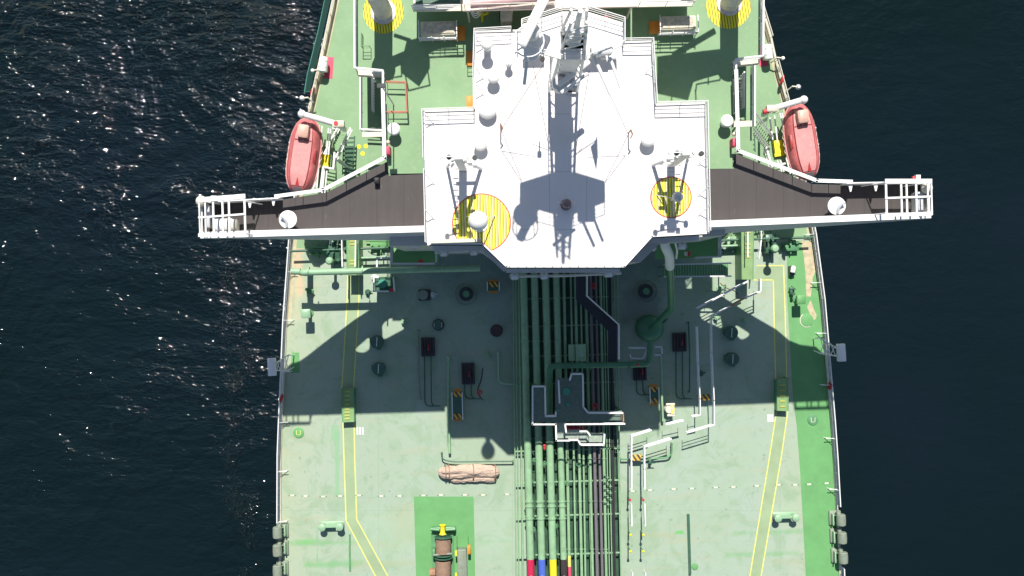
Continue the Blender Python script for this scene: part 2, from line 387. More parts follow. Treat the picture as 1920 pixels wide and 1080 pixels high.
def struct(name, mb, mat, par=None):
    o = bpy.data.objects.new(name, mb.mesh(name, mat)); COL.objects.link(o); ORG[o.name] = (0, 0, 0)
    if par: o.parent = par
    else: o['kind'] = 'structure'
    return o
def dup(o, loc=None, rotz=None, label=None, par=None):
    c = o.copy(); COL.objects.link(c); c.parent = par
    if loc: c.location = loc
    if rotz is not None: c.rotation_euler = (0, 0, rotz)
    if label: c['label'] = label
    for ch in [x for x in bpy.data.objects if x.parent == o]: dup(ch, par=c)
    return c
def seg_points(pts, step):
    out = []
    for i in range(len(pts) - 1):
        a, b = pts[i], pts[i + 1]; L = sqrt(dot(sub(b, a), sub(b, a))); k = max(1, round(L / step))
        for j in range(k): out.append(add3(a, mul(sub(b, a), j / k)))
    out.append(pts[-1]); return out
STAN = {}
def railing(pts, label, h=1.1, step=1.5, mat=None, r=.035, mids=2, group=None, loc=None, rs=.024, flat=0, braces=0, inward=None):
    mat = mat or WHITE
    loc = loc or pts[0]
    t = thing('railing', label, 'railing', loc, group)
    up = lambda p, k: (p[0], p[1], p[2] + k)
    mb = MB().tube([up(p, h) for p in pts], r, 6)
    if flat:
        for a, b in zip(pts[:-1], pts[1:]):
            d = norm(sub(b, a)); m_ = MB()
            mb.add([], [])
            nx, ny = -d[1] * flat / 2, d[0] * flat / 2
            a2 = sub(up(a, h), mul(d, flat * .4)); b2 = add3(up(b, h), mul(d, flat * .4))
            q = []
            for dz in (-.025, .04):
                q += [(a2[0] + nx, a2[1] + ny, a2[2] + dz), (a2[0] - nx, a2[1] - ny, a2[2] + dz), (b2[0] - nx, b2[1] - ny, b2[2] + dz), (b2[0] + nx, b2[1] + ny, b2[2] + dz)]
            mb.add(q, [(0, 1, 2, 3), (4, 5, 6, 7), (0, 1, 5, 4), (1, 2, 6, 5), (2, 3, 7, 6), (3, 0, 4, 7)])
    part(t, 'top_rail', mb, mat)
    for k in range(mids):
        part(t, 'middle_rail', MB().tube([up(p, h * (k + 1) / (mids + 1)) for p in pts], r * .6, 5), mat)
    key = (h, rs, mat.name)
    if key not in STAN: STAN[key] = MB().tube([(0, 0, 0), (0, 0, h)], rs, 6).mesh('stanchion', mat)
    sp = seg_points(pts, step)
    for i, p in enumerate(sp):
        o = bpy.data.objects.new('stanchion', STAN[key]); COL.objects.link(o); o.parent = t; o.location = sub(p, loc)
        if braces and i % 3 == 0 and inward:
            part(t, 'brace', MB().box(add3(p, (inward * .35, 0, .55)), (.75, .05, .05)).tube([add3(p, (inward * .75, 0, 0)), add3(p, (0, 0, .95))], .03, 5), mat)
    return t

# ================================================================== SETTING
wz = -14.0
struct('sea_water', MB().add([(-420, -320, wz), (420, -320, wz), (420, 320, wz), (-420, 320, wz)], [(0, 1, 2, 3)]), WATER)

LE = [(700, -330), (655, -170), (626, 0), (606, 95), (580, 208), (562, 330), (547, 450), (536, 600), (529, 760), (525, 850), (525, 1080), (525, 2000), (570, 3000)]
RE = [(1345, -330), (1390, -170), (1424, 0), (1446, 73), (1455, 115), (1474, 187), (1502, 330), (1524, 440), (1540, 560), (1559, 785), (1564, 855), (1576, 1080), (1590, 2000), (1560, 3000)]
outline = [P(*p)[:2] for p in LE] + [P(*p)[:2] for p in RE[::-1]]
hull = thing('tanker_hull', 'dark long hull of the tanker that carries every deck, lying in the sea', 'ship')
part(hull, 'hull_side', MB().prism([(x * 1.0, y) for x, y in outline], wz - 4, -.03), HULLM)
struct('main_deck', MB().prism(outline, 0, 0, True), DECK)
def sheet(pxs, z=.004): return MB().prism([P(x, y)[:2] for x, y in pxs], 0, z, True)
struct('aft_deck_paint', sheet([p for p in LE if p[1] < 450] + [(545, 466), (655, 463), (1030, 455), (1475, 447), (1522, 446)] + [p for p in RE[::-1] if p[1] < 440], .004), GREENDK)
struct('side_deck_paint', sheet([(1475, 452), (1476, 560), (1487, 745), (1494, 800), (1500, 880), (1511, 1080), (1513, 1400), (1577, 1400), (1574, 1080), (1562, 855), (1557, 785), (1538, 560), (1522, 452)], .008), BRIGHTG)
struct('side_deck_rust_stain', sheet([(1501, 452), (1506, 475), (1510, 510), (1511, 540), (1512, 556), (1520, 556), (1523, 535), (1524, 520), (1530, 508), (1525, 480), (1521, 452)], .012), paint('rust_stain', (.50, .41, .27), .8, .25, 1.5, (.24, .38, .18), .9, 1.2))
struct('side_deck_stain_patch', sheet([(1513, 575), (1520, 563), (1526, 580), (1531, 590), (1530, 598), (1518, 603), (1510, 600), (1519, 590)], .012), MATS['rust_stain'])
struct('winch_deck_paint', sheet([(776, 931), (888, 931), (891, 1080), (892, 1300), (784, 1300), (780, 1080)], .004), BRIGHTG)
# waterways along both edges
def edge_strip(E, w, y0, y1):
    pts = [p for p in E if y0 <= p[1] <= y1]
    return [(x, y) for x, y in pts] + [(x + w, y) for x, y in pts[::-1]]
struct('left_waterway', sheet(edge_strip(LE, 10, -200, 700), .008), WAYTAN)
struct('left_waterway_forward', sheet(edge_strip(LE, 3.5, 700, 2000), .008), WAYTAN)
struct('right_waterway', sheet(edge_strip(RE, -10, -200, 500), .0085), WAYTAN)
# gunwale bar
for E, sg in ((LE, 1), (RE, -1)):
    struct('gunwale_bar', MB().tube([P(x, y, .1) for x, y in E if -200 <= y <= 2001], .11, 8), CREAM)
# painted walkways: fill + lines
PATH = paint('walkway_paint', (.285, .375, .215), .6, .10, .7, (.25, .40, .20), .25)
def walkway(name, L, R):
    struct(name, sheet(L + R[::-1], .012), PATH)
    for k in (L, R):
        mb = MB()
        for a, b in zip(k[:-1], k[1:]): mb.strip(P(*a), P(*b), .095, .016)
        struct('walkway_line', mb, LEMON)
walkway('left_walkway', [(652, 515), (651, 560), (641, 727), (643, 790), (645, 855), (649, 976), (704, 1080), (800, 1262)], [(673, 515), (673, 560), (663, 731), (664, 790), (665, 855), (669, 974), (727, 1080), (822, 1262)])
walkway('right_walkway', [(1413, 525), (1450, 525), (1451, 585), (1454, 710), (1456, 769), (1443, 855), (1406, 1080), (1380, 1240)], [(1419, 498), (1469, 498), (1472, 585), (1475, 706), (1477, 772), (1465, 855), (1427, 1080), (1402, 1240)])
# frame marks: short white bars with dark ends
for x, y in [(548, 929), (573, 930), (606, 931), (638, 930), (673, 929), (715, 930), (749, 930), (794, 929), (827, 928), (872, 928), (906, 928), (951, 927), (1148, 922), (1186, 921), (1219, 919), (1263, 917), (1297, 916), (1342, 914), (1375, 913), (1419, 911), (1460, 909), (1491, 909), (1517, 908), (1550, 906)]:
    p = P(x, y)
    o = struct('frame_mark', MB().box((p[0], p[1], .022), (.34, .13, .02)), CREAM)
    MBd = MB().box((p[0] - .26, p[1] - .006, .02), (.12, .07, .012)).box((p[0] + .26, p[1] + .006, .02), (.12, .07, .012))
    part(o, 'mark_end', MBd, MIDG)
# three upright bars painted beside the ramps
for x, y in [(670, 808), (675, 808), (680, 808), (1440, 784), (1444, 784), (1448, 784), (1511, 600), (1514.5, 600), (1518, 600)]:
    struct('painted_bar', MB().strip(P(x, y - 7), P(x + .5, y + 7), .13, .024), WHITE)

# ================================================================== BRIDGE SUPERSTRUCTURE
ZB = 17.6; ZR = 20.6
sup = thing('bridge_superstructure', 'white accommodation block with wheelhouse and green upper deck crossing the ship', 'building', P(1060, 300, 0))
def pp(px, z): return [P(x, y, z)[:2] for x, y in px]
# main block walls
def block(xl, xr, z0, z1):
    return MB().prism([P(xl, 478, 0)[:2], P(905, 476, 0)[:2], P(945, 506, 0)[:2], P(1150, 502, 0)[:2], P(1185, 468, 0)[:2], P(xr, 462, 0)[:2], (P(xr, 0, 0)[0] + .3, 24.5), (P(xl, 0, 0)[0] + .3, 24.5)], z0, z1)
part(sup, 'wall', block(779, 1275, 0, ZB - .3), BEIGEW)
# upper deck slab (green) incl. wings as a second part
updeck = [(668, -190), (668, 134), (722, 139), (725, 300), (728, 326), (1376, 316), (1372, 290), (1372, 118), (1425, 112), (1425, -190)]
part(sup, 'upper_deck', MB().prism(pp(updeck, ZB), ZB - .3, ZB), GREENDK)
lw = [(727, 329), (726, 303), (612, 361), (524, 375), (387, 383), (389, 442), (600, 440), (800, 433), (806, 326)]
rw = [(1318, 318), (1376, 316), (1380, 288), (1522, 345), (1590, 347), (1730, 344), (1731, 400), (1600, 407), (1325, 421)]
part(sup, 'wing_deck', MB().prism(pp(lw, ZB), ZB - .45, ZB + .004), WOOD)
part(sup, 'wing_deck', MB().prism(pp(rw, ZB), ZB - .45, ZB + .004), WOOD)
# wheelhouse
wh = [(890, 60), (960, 58), (1165, 54), (1168, 80), (1222, 78), (1228, 197), (1322, 194), (1328, 437), (1222, 443), (1170, 500), (950, 500), (905, 457), (800, 457), (795, 209), (890, 206)]
whin = [P(1060 + (x - 1060) * .985, 300 + (y - 300) * .975, ZR)[:2] for x, y in wh]
part(sup, 'wheelhouse_wall', MB().prism(whin, ZB, ZR - .28), BEIGEW)
roof = part(sup, 'wheelhouse_roof', MB().prism(pp(wh, ZR), ZR - .28, ZR), ROOF)
# coaming round the roof
cm = MB(); W_ = wh + [wh[0]]
for a, b in zip(W_[:-1], W_[1:]):
    A_, B_ = P(*a, ZR), P(*b, ZR); c = mul(add3(A_, B_), .5); L = sqrt(dot(sub(B_, A_), sub(B_, A_)))
    cm.box((c[0], c[1], ZR + .05), (L + .09, .10, .1), atan2(B_[1] - A_[1], B_[0] - A_[0]))
part(sup, 'roof_coaming', cm, WHITE)
# window band with panes in front of the wheelhouse (under the roof edge)
front = [(806, 457), (905, 457), (950, 500), (1170, 500), (1222, 443), (1326, 437)]
for a, b in zip(front[:-1], front[1:]):
    A_, B_ = P(*a, ZR - 1.2), P(*b, ZR - 1.2)
    A_ = (A_[0], A_[1] + .12, A_[2]); B_ = (B_[0], B_[1] + .12, B_[2])
    L = hypot(B_[0] - A_[0], B_[1] - A_[1]); k = max(2, int(L / 1.15)); ang = atan2(B_[1] - A_[1], B_[0] - A_[0])
    for i in range(k):
        c = add3(A_, mul(sub(B_, A_), (i + .5) / k))
        w = part(sup, 'window', MB().box((c[0], c[1], ZR - 1.15), (L / k - .05, .14, 1.25), ang), GREYW)
        part(w, 'pane', MB().box((c[0] + sin(ang) * .06, c[1] - cos(ang) * .06, ZR - 1.15), (L / k - .2, .05, 1.1), ang), GLASS)
# ledge under the windows (grey band seen below the roof edge) with floodlights
led = MB(); roof_strip = MB(); ZL = ZB + .1
for a, b in zip(front[:-1], front[1:]):
    A_, B_ = P(*a, ZR), P(*b, ZR); ang = atan2(B_[1] - A_[1], B_[0] - A_[0]); nx, ny = sin(ang), -cos(ang); L = hypot(B_[0] - A_[0], B_[1] - A_[1])
    cx_, cy_ = (A_[0] + B_[0]) / 2, (A_[1] + B_[1]) / 2
    roof_strip.box((cx_ + nx * .05, cy_ + ny * .05, ZR - .2 - .001 * len(roof_strip.v)), (L + .05, .12, .16), ang)
    if a != (1170, 500): led.box((cx_ + nx * .17, cy_ + ny * .17, ZL - .15 - .001 * len(led.v)), (L + .12, .34, .3), ang)
part(sup, 'window_ledge', led, GREYW)
part(sup, 'roof_edge_strip', roof_strip, DARKST)  # thin dark strip along the front roof edge
# rail/pipe along underside
for (x0, y0), (x1, y1) in (((815, 467), (905, 463)), ((955, 512), (1060, 511)), ((1060, 511), (1165, 506))):
    part(sup, 'ledge_pipe', MB().tube([P(x0, y0 + 6, ZB - 1.8), P(x1, y1 + 6, ZB - 1.8)], .09, 8), GREYW)
def flood(x, y, z, w, lab):
    p = P(x, y, z); t = thing('floodlight', lab, 'floodlight', p, 'floodlights under the wheelhouse front')
    part(t, 'lamp_housing', MB().box(add3(p, (0, 0, 0)), (w, .42, .3), bev=.05), WHITE)
    part(t, 'lens', MB().box(add3(p, (0, -.24, -.05)), (w * .8, .05, .2)), GREYW)
    part(t, 'bracket', MB().box(add3(p, (0, .3, .1)), (.12, .4, .1)).box(add3(p, (-w / 2 - .03, 0, 0)), (.04, .3, .38)).box(add3(p, (w / 2 + .03, 0, 0)), (.04, .3, .38)), GREYW)
for x, y, w, lab in [(832, 474, .5, 'white floodlight below the striped circle, leftmost along the wheelhouse front'), (888, 472, .5, 'white floodlight under the corner where the wheelhouse front turns forward'), (965, 518, .55, 'white floodlight at the left end of the straight wheelhouse front'), (1020, 517, .5, 'small white floodlight just right of the one at the left end of the straight front'), (1141, 513, .6, 'white floodlight near the right end of the straight wheelhouse front, alone'), (1221, 464, .6, 'white floodlight beside the bent white exhaust pipe, on its left'), (1279, 461, .5, 'white floodlight beside the bent white exhaust pipe, on its right'), (776, 460, .6, 'white floodlight under the left wing where it joins the wheelhouse')]:
    flood(x, y, ZB - 1.6, w, lab)
# bulwarks of the wings
def wallseg(pxa, pxb, z0, h, th, base=ZB):
    A_, B_ = P(*pxa, base), P(*pxb, base); c = mul(add3(A_, B_), .5); L = hypot(B_[0] - A_[0], B_[1] - A_[1])
    return MB().box((c[0], c[1], z0 + h / 2), (L, th, h), atan2(B_[1] - A_[1], B_[0] - A_[0]))
part(sup, 'front_bulwark', wallseg((376, 440), (797, 428), ZB, 1.25, .28, ZB + 1.25), WHITE)
part(sup, 'front_bulwark', wallseg((1326, 419), (1745, 402), ZB, 1.25, .28, ZB + 1.25), WHITE)
for ta, tb, ba, bb in (((376, 444), (797, 432), P(376, 447, ZB - .5), P(797, 452, ZB - 1.4)), ((1326, 423), (1745, 406), P(1326, 440, ZB - 1.4), P(1745, 410, ZB - .5))):
    a_, b_ = P(*ta, ZB + .9), P(*tb, ZB + .9); c_, d_ = ba, bb; e_ = (0, .12, 0)
    part(sup, 'front_fairing', MB().add([a_, b_, d_, c_, add3(a_, e_), add3(b_, e_), add3(d_, (0, .3, 0)), add3(c_, (0, .3, 0))], [(0, 1, 2, 3), (7, 6, 5, 4), (0, 4, 5, 1), (1, 5, 6, 2), (2, 6, 7, 3), (3, 7, 4, 0)]), GREYW)
part(sup, 'bulwark_cap', wallseg((376, 441), (797, 429), ZB + 1.253, .06, .42, ZB + 1.25), WHITE)
part(sup, 'bulwark_cap', wallseg((1326, 420), (1745, 403), ZB + 1.253, .06, .42, ZB + 1.25), WHITE)
part(sup, 'rear_bulwark', wallseg((378, 379), (522, 371), ZB, 1.2, .08, ZB + 1.25), WHITE)
part(sup, 'rear_bulwark', wallseg((1588, 343), (1742, 340), ZB, 1.2, .08, ZB + 1.25), WHITE)
part(sup, 'side_bulwark', wallseg((378, 381), (378, 438), ZB, 1.2, .08, ZB + 1.25), WHITE)
part(sup, 'side_bulwark', wallseg((1742, 342), (1744, 400), ZB, 1.2, .08, ZB + 1.25), WHITE)
for x, y in ((472, 378), (516, 374), (1590, 348), (1637, 347)):
    p = P(x, y, ZB + .5); part(sup, 'bulwark_stay', MB().prism([(p[0] - .04, p[1] - .45), (p[0] + .04, p[1] - .45), (p[0] + .14, p[1]), (p[0] - .14, p[1])], ZB + .9, ZB + 1.0), WHITE)
# bracket walls under the wings, each with two lightening holes: built in the wall plane then cut
def bracket(p_in, p_out, prof, holes):
    """profile in (s, z) where s runs from the block out to the wing tip"""
    ax = norm((p_out[0] - p_in[0], p_out[1] - p_in[1], 0)); nrm = (-ax[1], ax[0], 0)
    L = hypot(p_out[0] - p_in[0], p_out[1] - p_in[1])
    bm = bmesh.new(); 
    def vv(s, z): return bm.verts.new((p_in[0] + ax[0] * s, p_in[1] + ax[1] * s, z))
    edges = []
    for loop in [prof] + holes:
        vs = [vv(s, z) for s, z in loop]
        for i in range(len(vs)): edges.append(bm.edges.new((vs[i], vs[(i + 1) % len(vs)])))
    bmesh.ops.triangle_fill(bm, use_beauty=True, use_dissolve=False, edges=edges)
    bm.normal_update()
    r = bmesh.ops.extrude_face_region(bm, geom=bm.faces[:])
    for v_ in r['geom']:
        if isinstance(v_, bmesh.types.BMVert): v_.co.x += nrm[0] * .22; v_.co.y += nrm[1] * .22
    m = MB(); bm.verts.index_update(); m.v = [tuple(v_.co) for v_ in bm.verts]; m.f = [tuple(q.index for q in f.verts) for f in bm.faces]; bm.free()
    return m
def rrect(pts, r=.5, k=4):
    out = []; n = len(pts)
    for i in range(n):
        p, a, b = pts[i], pts[i - 1], pts[(i + 1) % n]
        da = hypot(a[0] - p[0], a[1] - p[1]); db = hypot(b[0] - p[0], b[1] - p[1]); rr = min(r, da * .45, db * .45)
        A_ = (p[0] + (a[0] - p[0]) / da * rr, p[1] + (a[1] - p[1]) / da * rr); B_ = (p[0] + (b[0] - p[0]) / db * rr, p[1] + (b[1] - p[1]) / db * rr)
        for j in range(k + 1):
            t = j / k; out.append(((1 - t) ** 2 * A_[0] + 2 * t * (1 - t) * p[0] + t * t * B_[0], (1 - t) ** 2 * A_[1] + 2 * t * (1 - t) * p[1] + t * t * B_[1]))
    return out
K_ = 16.6 / 22 * CAMH / FPX * 1.0
def shade_to_wall(xd, yd, pin, pout):       # where on the wall is the point whose shadow on the deck lies at (xd, yd)
    X_, Y_ = P(xd, yd)[:2]
    ax = norm((pout[0] - pin[0], pout[1] - pin[1], 0)); s = (X_ - pin[0]) / ax[0]
    yw = pin[1] + ax[1] * s
    return (s, (yw - Y_) * math.tan(SUN_EL))
pinL = P(808, 405, ZB); poutL = P(380, 421, ZB)
pinR = P(1316, 397, ZB); poutR = P(1743, 384, ZB)
def brk(pin, pout, low, h1, h2, xs):
    LL = hypot(pout[0] - pin[0], pout[1] - pin[1])
    lo = [shade_to_wall(x, y, pin, pout) for x, y in low]
    prof = [(0, ZB - .5), (0, lo[0][1])] + lo + [(lo[-1][0] + 1.2, ZB - 1.8), (LL - .3, ZB - 1.1), (LL - .3, ZB - .5)]
    H = [rrect([shade_to_wall(x, y, pin, pout) for x, y in h], .45) for h in (h1, h2)]
    return bracket(pin, pout, prof, H)
part(sup, 'wing_bracket', brk(pinL, poutL, [(731, 556), (664, 600), (608, 642), (575, 668), (560, 678), (545, 682)], [(718, 638), (716, 603), (738, 588), (771, 592), (764, 608), (757, 617)], [(668, 648), (693, 626), (693, 655), (681, 662), (666, 658)], 0), GREYW, smooth=False)
part(sup, 'wing_bracket', brk(pinR, poutR, [(1336, 549), (1400, 590), (1455, 622), (1480, 643), (1500, 651), (1530, 655)], [(1355, 622), (1313, 602), (1313, 580), (1330, 577), (1352, 597)], [(1378, 608), (1405, 625), (1405, 634), (1391, 643), (1380, 632)], 0), GREYW, smooth=False)
# side passages (lower, seen through the gaps beside the upper deck) with cross landings
PW = 13.8
pl = [(655, 139), (655, 332), (730, 332), (730, 120), (655, 120)]
lowL = [P(x, y, PW)[:2] for x, y in [(688, 100), (735, 100), (735, 340), (690, 340)]]
lowR = [P(x, y, PW)[:2] for x, y in [(1365, 95), (1412, 95), (1412, 310), (1365, 310)]]
part(sup, 'lower_side_deck', MB().prism(lowL, PW - .25, PW), GREENDK)
part(sup, 'lower_side_deck', MB().prism(lowR, PW - .25, PW), GREENDK)
part(sup, 'cross_landing', MB().prism([P(x, y, ZB - 1.2)[:2] for x, y in [(679, 248), (724, 247), (724, 256), (679, 257)]], ZB - 1.3, ZB - 1.2), CREAM)
part(sup, 'cross_landing', MB().prism([P(x, y, ZB - 1.2)[:2] for x, y in [(1376, 227), (1410, 226), (1410, 237), (1376, 238)]], ZB - 1.3, ZB - 1.2), CREAM)
part(sup, 'deck_edge_beam', wallseg((670, 136), (722, 139), ZB - .6, .62, .3), CREAM)
part(sup, 'deck_edge_beam', wallseg((1374, 119), (1424, 114), ZB - .6, .62, .3), CREAM)
# lower front decks peeping out below the wings
ZF = 8.0
fl = [P(x, y, ZF)[:2] for x, y in [(736, 400), (736, 496), (822, 496), (822, 400)]]
fr = [P(x, y, ZF)[:2] for x, y in [(1230, 400), (1230, 486), (1347, 483), (1347, 400)]]
part(sup, 'lower_front_deck', MB().prism(fl, ZF - .3, ZF), BRIGHTG)
part(sup, 'lower_front_deck', MB().prism(fr, ZF - .3, ZF), BRIGHTG)
# aft casing deck at the very top of the picture
cas = [(772, -260), (772, 22), (1300, 14), (1300, -260)]
csd = thing('engine_casing', 'cream casing house with white edge at the top of the picture behind the mast', 'deckhouse', P(1036, -100, ZB))
CASC = paint('casing_cream', (.70, .60, .52), .6, .05, 1, (.5, .33, .25), .15)
part(csd, 'roof', MB().prism([P(x, y, ZR + .5)[:2] for x, y in [(868, -260), (868, 20), (1195, 12), (1195, -260)]], ZR + .25, ZR + .5), CASC)
part(csd, 'wall', MB().prism([P(x, y, ZR)[:2] for x, y in [(885, -260), (885, -45), (1180, -50), (1180, -260)]], ZB, ZR + .25), CASC)
for x, y in ((876, 14), (960, 12), (1100, 9), (1186, 7)):
    q = P(x, y, ZR + .3); part(csd, 'roof_post', MB().box((q[0], q[1], (ZB + ZR + .25) / 2), (.12, .12, ZR + .25 - ZB)), CREAM)
part(csd, 'side_platform', MB().prism([P(x, y, ZB + 2.2)[:2] for x, y in [(775, -260), (775, 21), (870, 20), (870, -260)]], ZB + 2.05, ZB + 2.2), CREAM)
part(csd, 'side_platform', MB().prism([P(x, y, ZB + 2.2)[:2] for x, y in [(1193, -260), (1193, 13), (1300, 11), (1300, -260)]], ZB + 2.05, ZB + 2.2), CREAM)
part(csd, 'deck_hatch', MB().prism([P(x, y, ZB + 2.25)[:2] for x, y in [(779, -90), (779, 7), (862, 5), (862, -90)]], ZB + 2.2, ZB + 2.25), DARKG)
part(csd, 'pink_beam', MB().tube([P(882, 8, ZR + 1.2), P(1040, -6, ZR + 1.2)], .28, 10), paint('dusty_pink', (.50, .32, .32), .5))
railing([P(775, 20, ZB + 2.2), P(866, 19, ZB + 2.2)], 'white railing along the cream platform left of the casing house, top of picture', r=.05)
railing([P(1197, 12, ZB + 2.2), P(1298, 10, ZB + 2.2)], 'white railing along the cream platform right of the casing house, top of picture', r=.05)
railing([P(872, 18, ZR + .5), P(1040, 14, ZR + .5)], 'cream railing on the casing house roof behind the radar mast', mat=CREAM)

# ---- railings of upper decks
railing([P(669, -120, ZB), P(670, 134, ZB), P(722, 139, ZB), P(722, 165, ZB)], 'white railing round the left edge of the upper green deck beside the crane', r=.055, flat=.12)
railing([P(722, 175, ZB), P(725, 300, ZB), P(612, 359, ZB), P(525, 371, ZB)], 'white railing running diagonally out along the rear of the left bridge wing', r=.06, flat=.24, mids=0)
railing([P(1424, -120, ZB), P(1423, 112, ZB), P(1373, 118, ZB), P(1373, 135, ZB)], 'white railing round the right edge of the upper green deck beside the crane', r=.055, flat=.12)
railing([P(1373, 140, ZB), P(1377, 287, ZB), P(1522, 342, ZB), P(1585, 344, ZB)], 'white railing running diagonally out along the rear of the right bridge wing', r=.06, flat=.24, mids=0)
railing([P(680, 140, PW), P(680, 247, PW), P(722, 249, PW)], 'white railing on the outer side of the lower passage left of the upper deck', r=.06, flat=.12)
railing([P(1408, 120, PW), P(1408, 240, PW)], 'white railing on the outer side of the lower passage right of the upper deck', r=.06, flat=.12)
railing([P(737, 452, ZF), P(737, 495, ZF), P(820, 495, ZF), P(820, 460, ZF)], 'grey white railing round the low green deck under the left wing', r=.06, flat=.14, mat=GREYW)
railing([P(1300, 484, ZF), P(1345, 482, ZF), P(1345, 440, ZF)], 'grey white railing round the low green deck under the right wing', r=.06, flat=.14, mat=GREYW)
# roof railings
railing([P(796, 300, ZR), P(794, 210, ZR), P(889, 207, ZR), P(888, 130, ZR), P(890, 62, ZR), P(958, 58, ZR)], 'white railing along the left edge and rear step of the wheelhouse roof', step=1.6, r=.03)
railing([P(1166, 60, ZR), P(1168, 80, ZR), P(1221, 79, ZR), P(1228, 197, ZR), P(1321, 195, ZR), P(1326, 434, ZR)], 'white railing along the right edge and rear step of the wheelhouse roof', step=1.6, r=.03)
railing([P(797, 320, ZR), P(800, 455, ZR)], 'white railing on the left roof edge near the large striped circle', step=1.6, r=.03)
# small line of fittings on front roof edge
for i in range(14):
    p = P(955 + i * 16.2, 497, ZR); part(sup, 'roof_edge_pin', MB().cyl(p, .025, .35, 6), GREYW)
p = P(855, 452, ZR); part(sup, 'roof_edge_box', MB().box(add3(p, (0, 0, .15)), (3.2, .22, .3)), CREAM)

# striped circles (flat paint)
def clampcirc(cx, cy, r, n=96, clamp=True):
    out = []
    for i in range(n):
        x, y = cx + r * cos(2 * pi * i / n), cy + r * sin(2 * pi * i / n)
        if clamp:
            lim = 453 if x < 904 else 453 + (x - 904) * 43 / 45
            y = min(y, lim)
        out.append((x, y))
    return out
def circ_thing(lab, cx, cy, rx, z, mat, rimmat, clamp=False, ry=None):
    loc = P(cx, cy, z + .006)
    t = thing('warning_circle', lab, 'deck marking', loc)
    k = (ry or rx) / rx
    pts = [P(x, cy + (y - cy) * k, z)[:2] for x, y in clampcirc(cx, cy, rx, clamp=clamp)]
    part(t, 'striped_disc', MB().prism(pts, 0, z + .006, True), mat)
    if rimmat:
        mb = MB()
        for a, b in zip(pts, pts[1:] + pts[:1]): mb.strip((*a, 0), (*b, 0), .07, z + .01)
        part(t, 'rim', mb, rimmat)
REDRIM = paint('red_rim_paint', (.60, .10, .05), .6)
circ_thing('large yellow striped circle on the white roof round the ball radome', 903, 418, 54.5, ZR, RINGSTRIPE, REDRIM, True)
circ_thing('small yellow striped circle with red rim on the right of the white roof', 1258, 370, 38, ZR, RINGSTRIPE, REDRIM)
circ_thing('yellow striped circle round the left crane pedestal on the upper deck', 719, 22, 38, ZB, RINGSTRIPE2, None, ry=41)
circ_thing('yellow striped circle round the right crane pedestal on the upper deck', 1366, 12, 42, ZB, RINGSTRIPE2, None)

# ---- domes and mushrooms on the roof
def mushroom(px, py, rpx, h, lab, name='roof_antenna_dome', grp='white domes on the wheelhouse roof', z=ZR, flat=.75, stem=.55):
    s = (CAMH - z - h) / FPX; r = rpx * s; p0 = P(px, py, z + h); base = (p0[0], p0[1], z)
    t = thing(name, lab, 'antenna dome', base, grp)
    part(t, 'cap', MB().lathe((p0[0], p0[1], z + h - r * .5), [(r * .55, -r * .3), (r * .93, -r * .28), (r, -r * .1), (r, r * .15), (r * .93, r * .35 * flat), (r * .75, r * .58 * flat), (r * .45, r * .75 * flat), (.02, r * .8 * flat)], 28), WHITE)
    part(t, 'stem', MB().lathe(base, [(r * stem * 1.3, 0), (r * stem * 1.3, .05), (r * stem, .06), (r * stem, h - r * .7)], 20), WHITE)
    return t
mushroom(913, 81, 11, 1.4, 'tall slender white dome nearest the rear left corner of the roof', stem=.6)
mushroom(954, 117, 7.5, .8, 'smallest white dome, with a thin spike, right of the left row')
mushroom(925, 143, 12, .9, 'medium white dome second from the rear in the left row')
mushroom(914, 205, 17, .75, 'widest flat white dome at the front of the left row')
mushroom(901, 269, 13, .8, 'white dome between the left lamp mast and the yard wires')
mushroom(1216, 260, 14, .8, 'white dome beside the right lamp mast')
p = P(954, 117, ZR + .9); single('whip_antenna', MB().cyl(p, .02, .9, 6), WHITE, 'thin white spike antenna standing on the smallest dome', 'antenna', p)
# big radome in the left circle
p = P(900, 421, ZR); t = thing('radome', 'large white ball radome standing in the big striped circle', 'radome', p)
part(t, 'dome', MB().sphere(add3(p, (0, 0, 3.3)), .60, 28, 1.0), WHITE)
part(t, 'pedestal', MB().lathe(p, [(.5, 0), (.5, .06), (.2, .1), (.18, 2.5), (.42, 2.7), (.42, 2.85)], 18), WHITE)
for a in (30, 150, 270):
    part(t, 'strut', MB().tube([add3(p, (cos(radians(a)) * 1.1, sin(radians(a)) * 1.1, 0)), add3(p, (cos(radians(a)) * .2, sin(radians(a)) * .2, 2.2))], .035, 6), GREYW)
p = P(1258, 376, ZR); t = thing('radome', 'small white oval radome on a thin pole in the small striped circle', 'radome', p)
part(t, 'dome', MB().sphere(add3(p, (.05, .02, 2.2)), .33, 22, 1.1), GREYW)
part(t, 'pole', MB().tube([p, add3(p, (0, 0, 2.0))], .06, 8), GREYW)
for a in (40, 160, 280):
    part(t, 'strut', MB().tube([add3(p, (cos(radians(a)) * 1.0, sin(radians(a)) * 1.0, 0)), add3(p, (0, 0, 1.3))], .03, 6), GREYW)
# gyro compass / small fitting in mast shadow
p = P(1061, 384, ZR); t = thing('magnetic_compass', 'small grey brown compass stand with side arms in the mast shadow', 'compass', p)
part(t, 'stand', MB().lathe(p, [(.36, 0), (.36, .08), (.22, .12), (.2, .8), (.3, .95), (.26, 1.15), (.08, 1.25)], 18), paint('compass_brown', (.22, .16, .15), .5))
part(t, 'side_arm', MB().tube([add3(p, (-.42, .05, .9)), add3(p, (.42, .1, .9))], .05, 6), GREYW)
part(t, 'ball', MB().sphere(add3(p, (-.44, .05, .9)), .09, 10).sphere(add3(p, (.44, .1, .9)), .09, 10), GREYW)

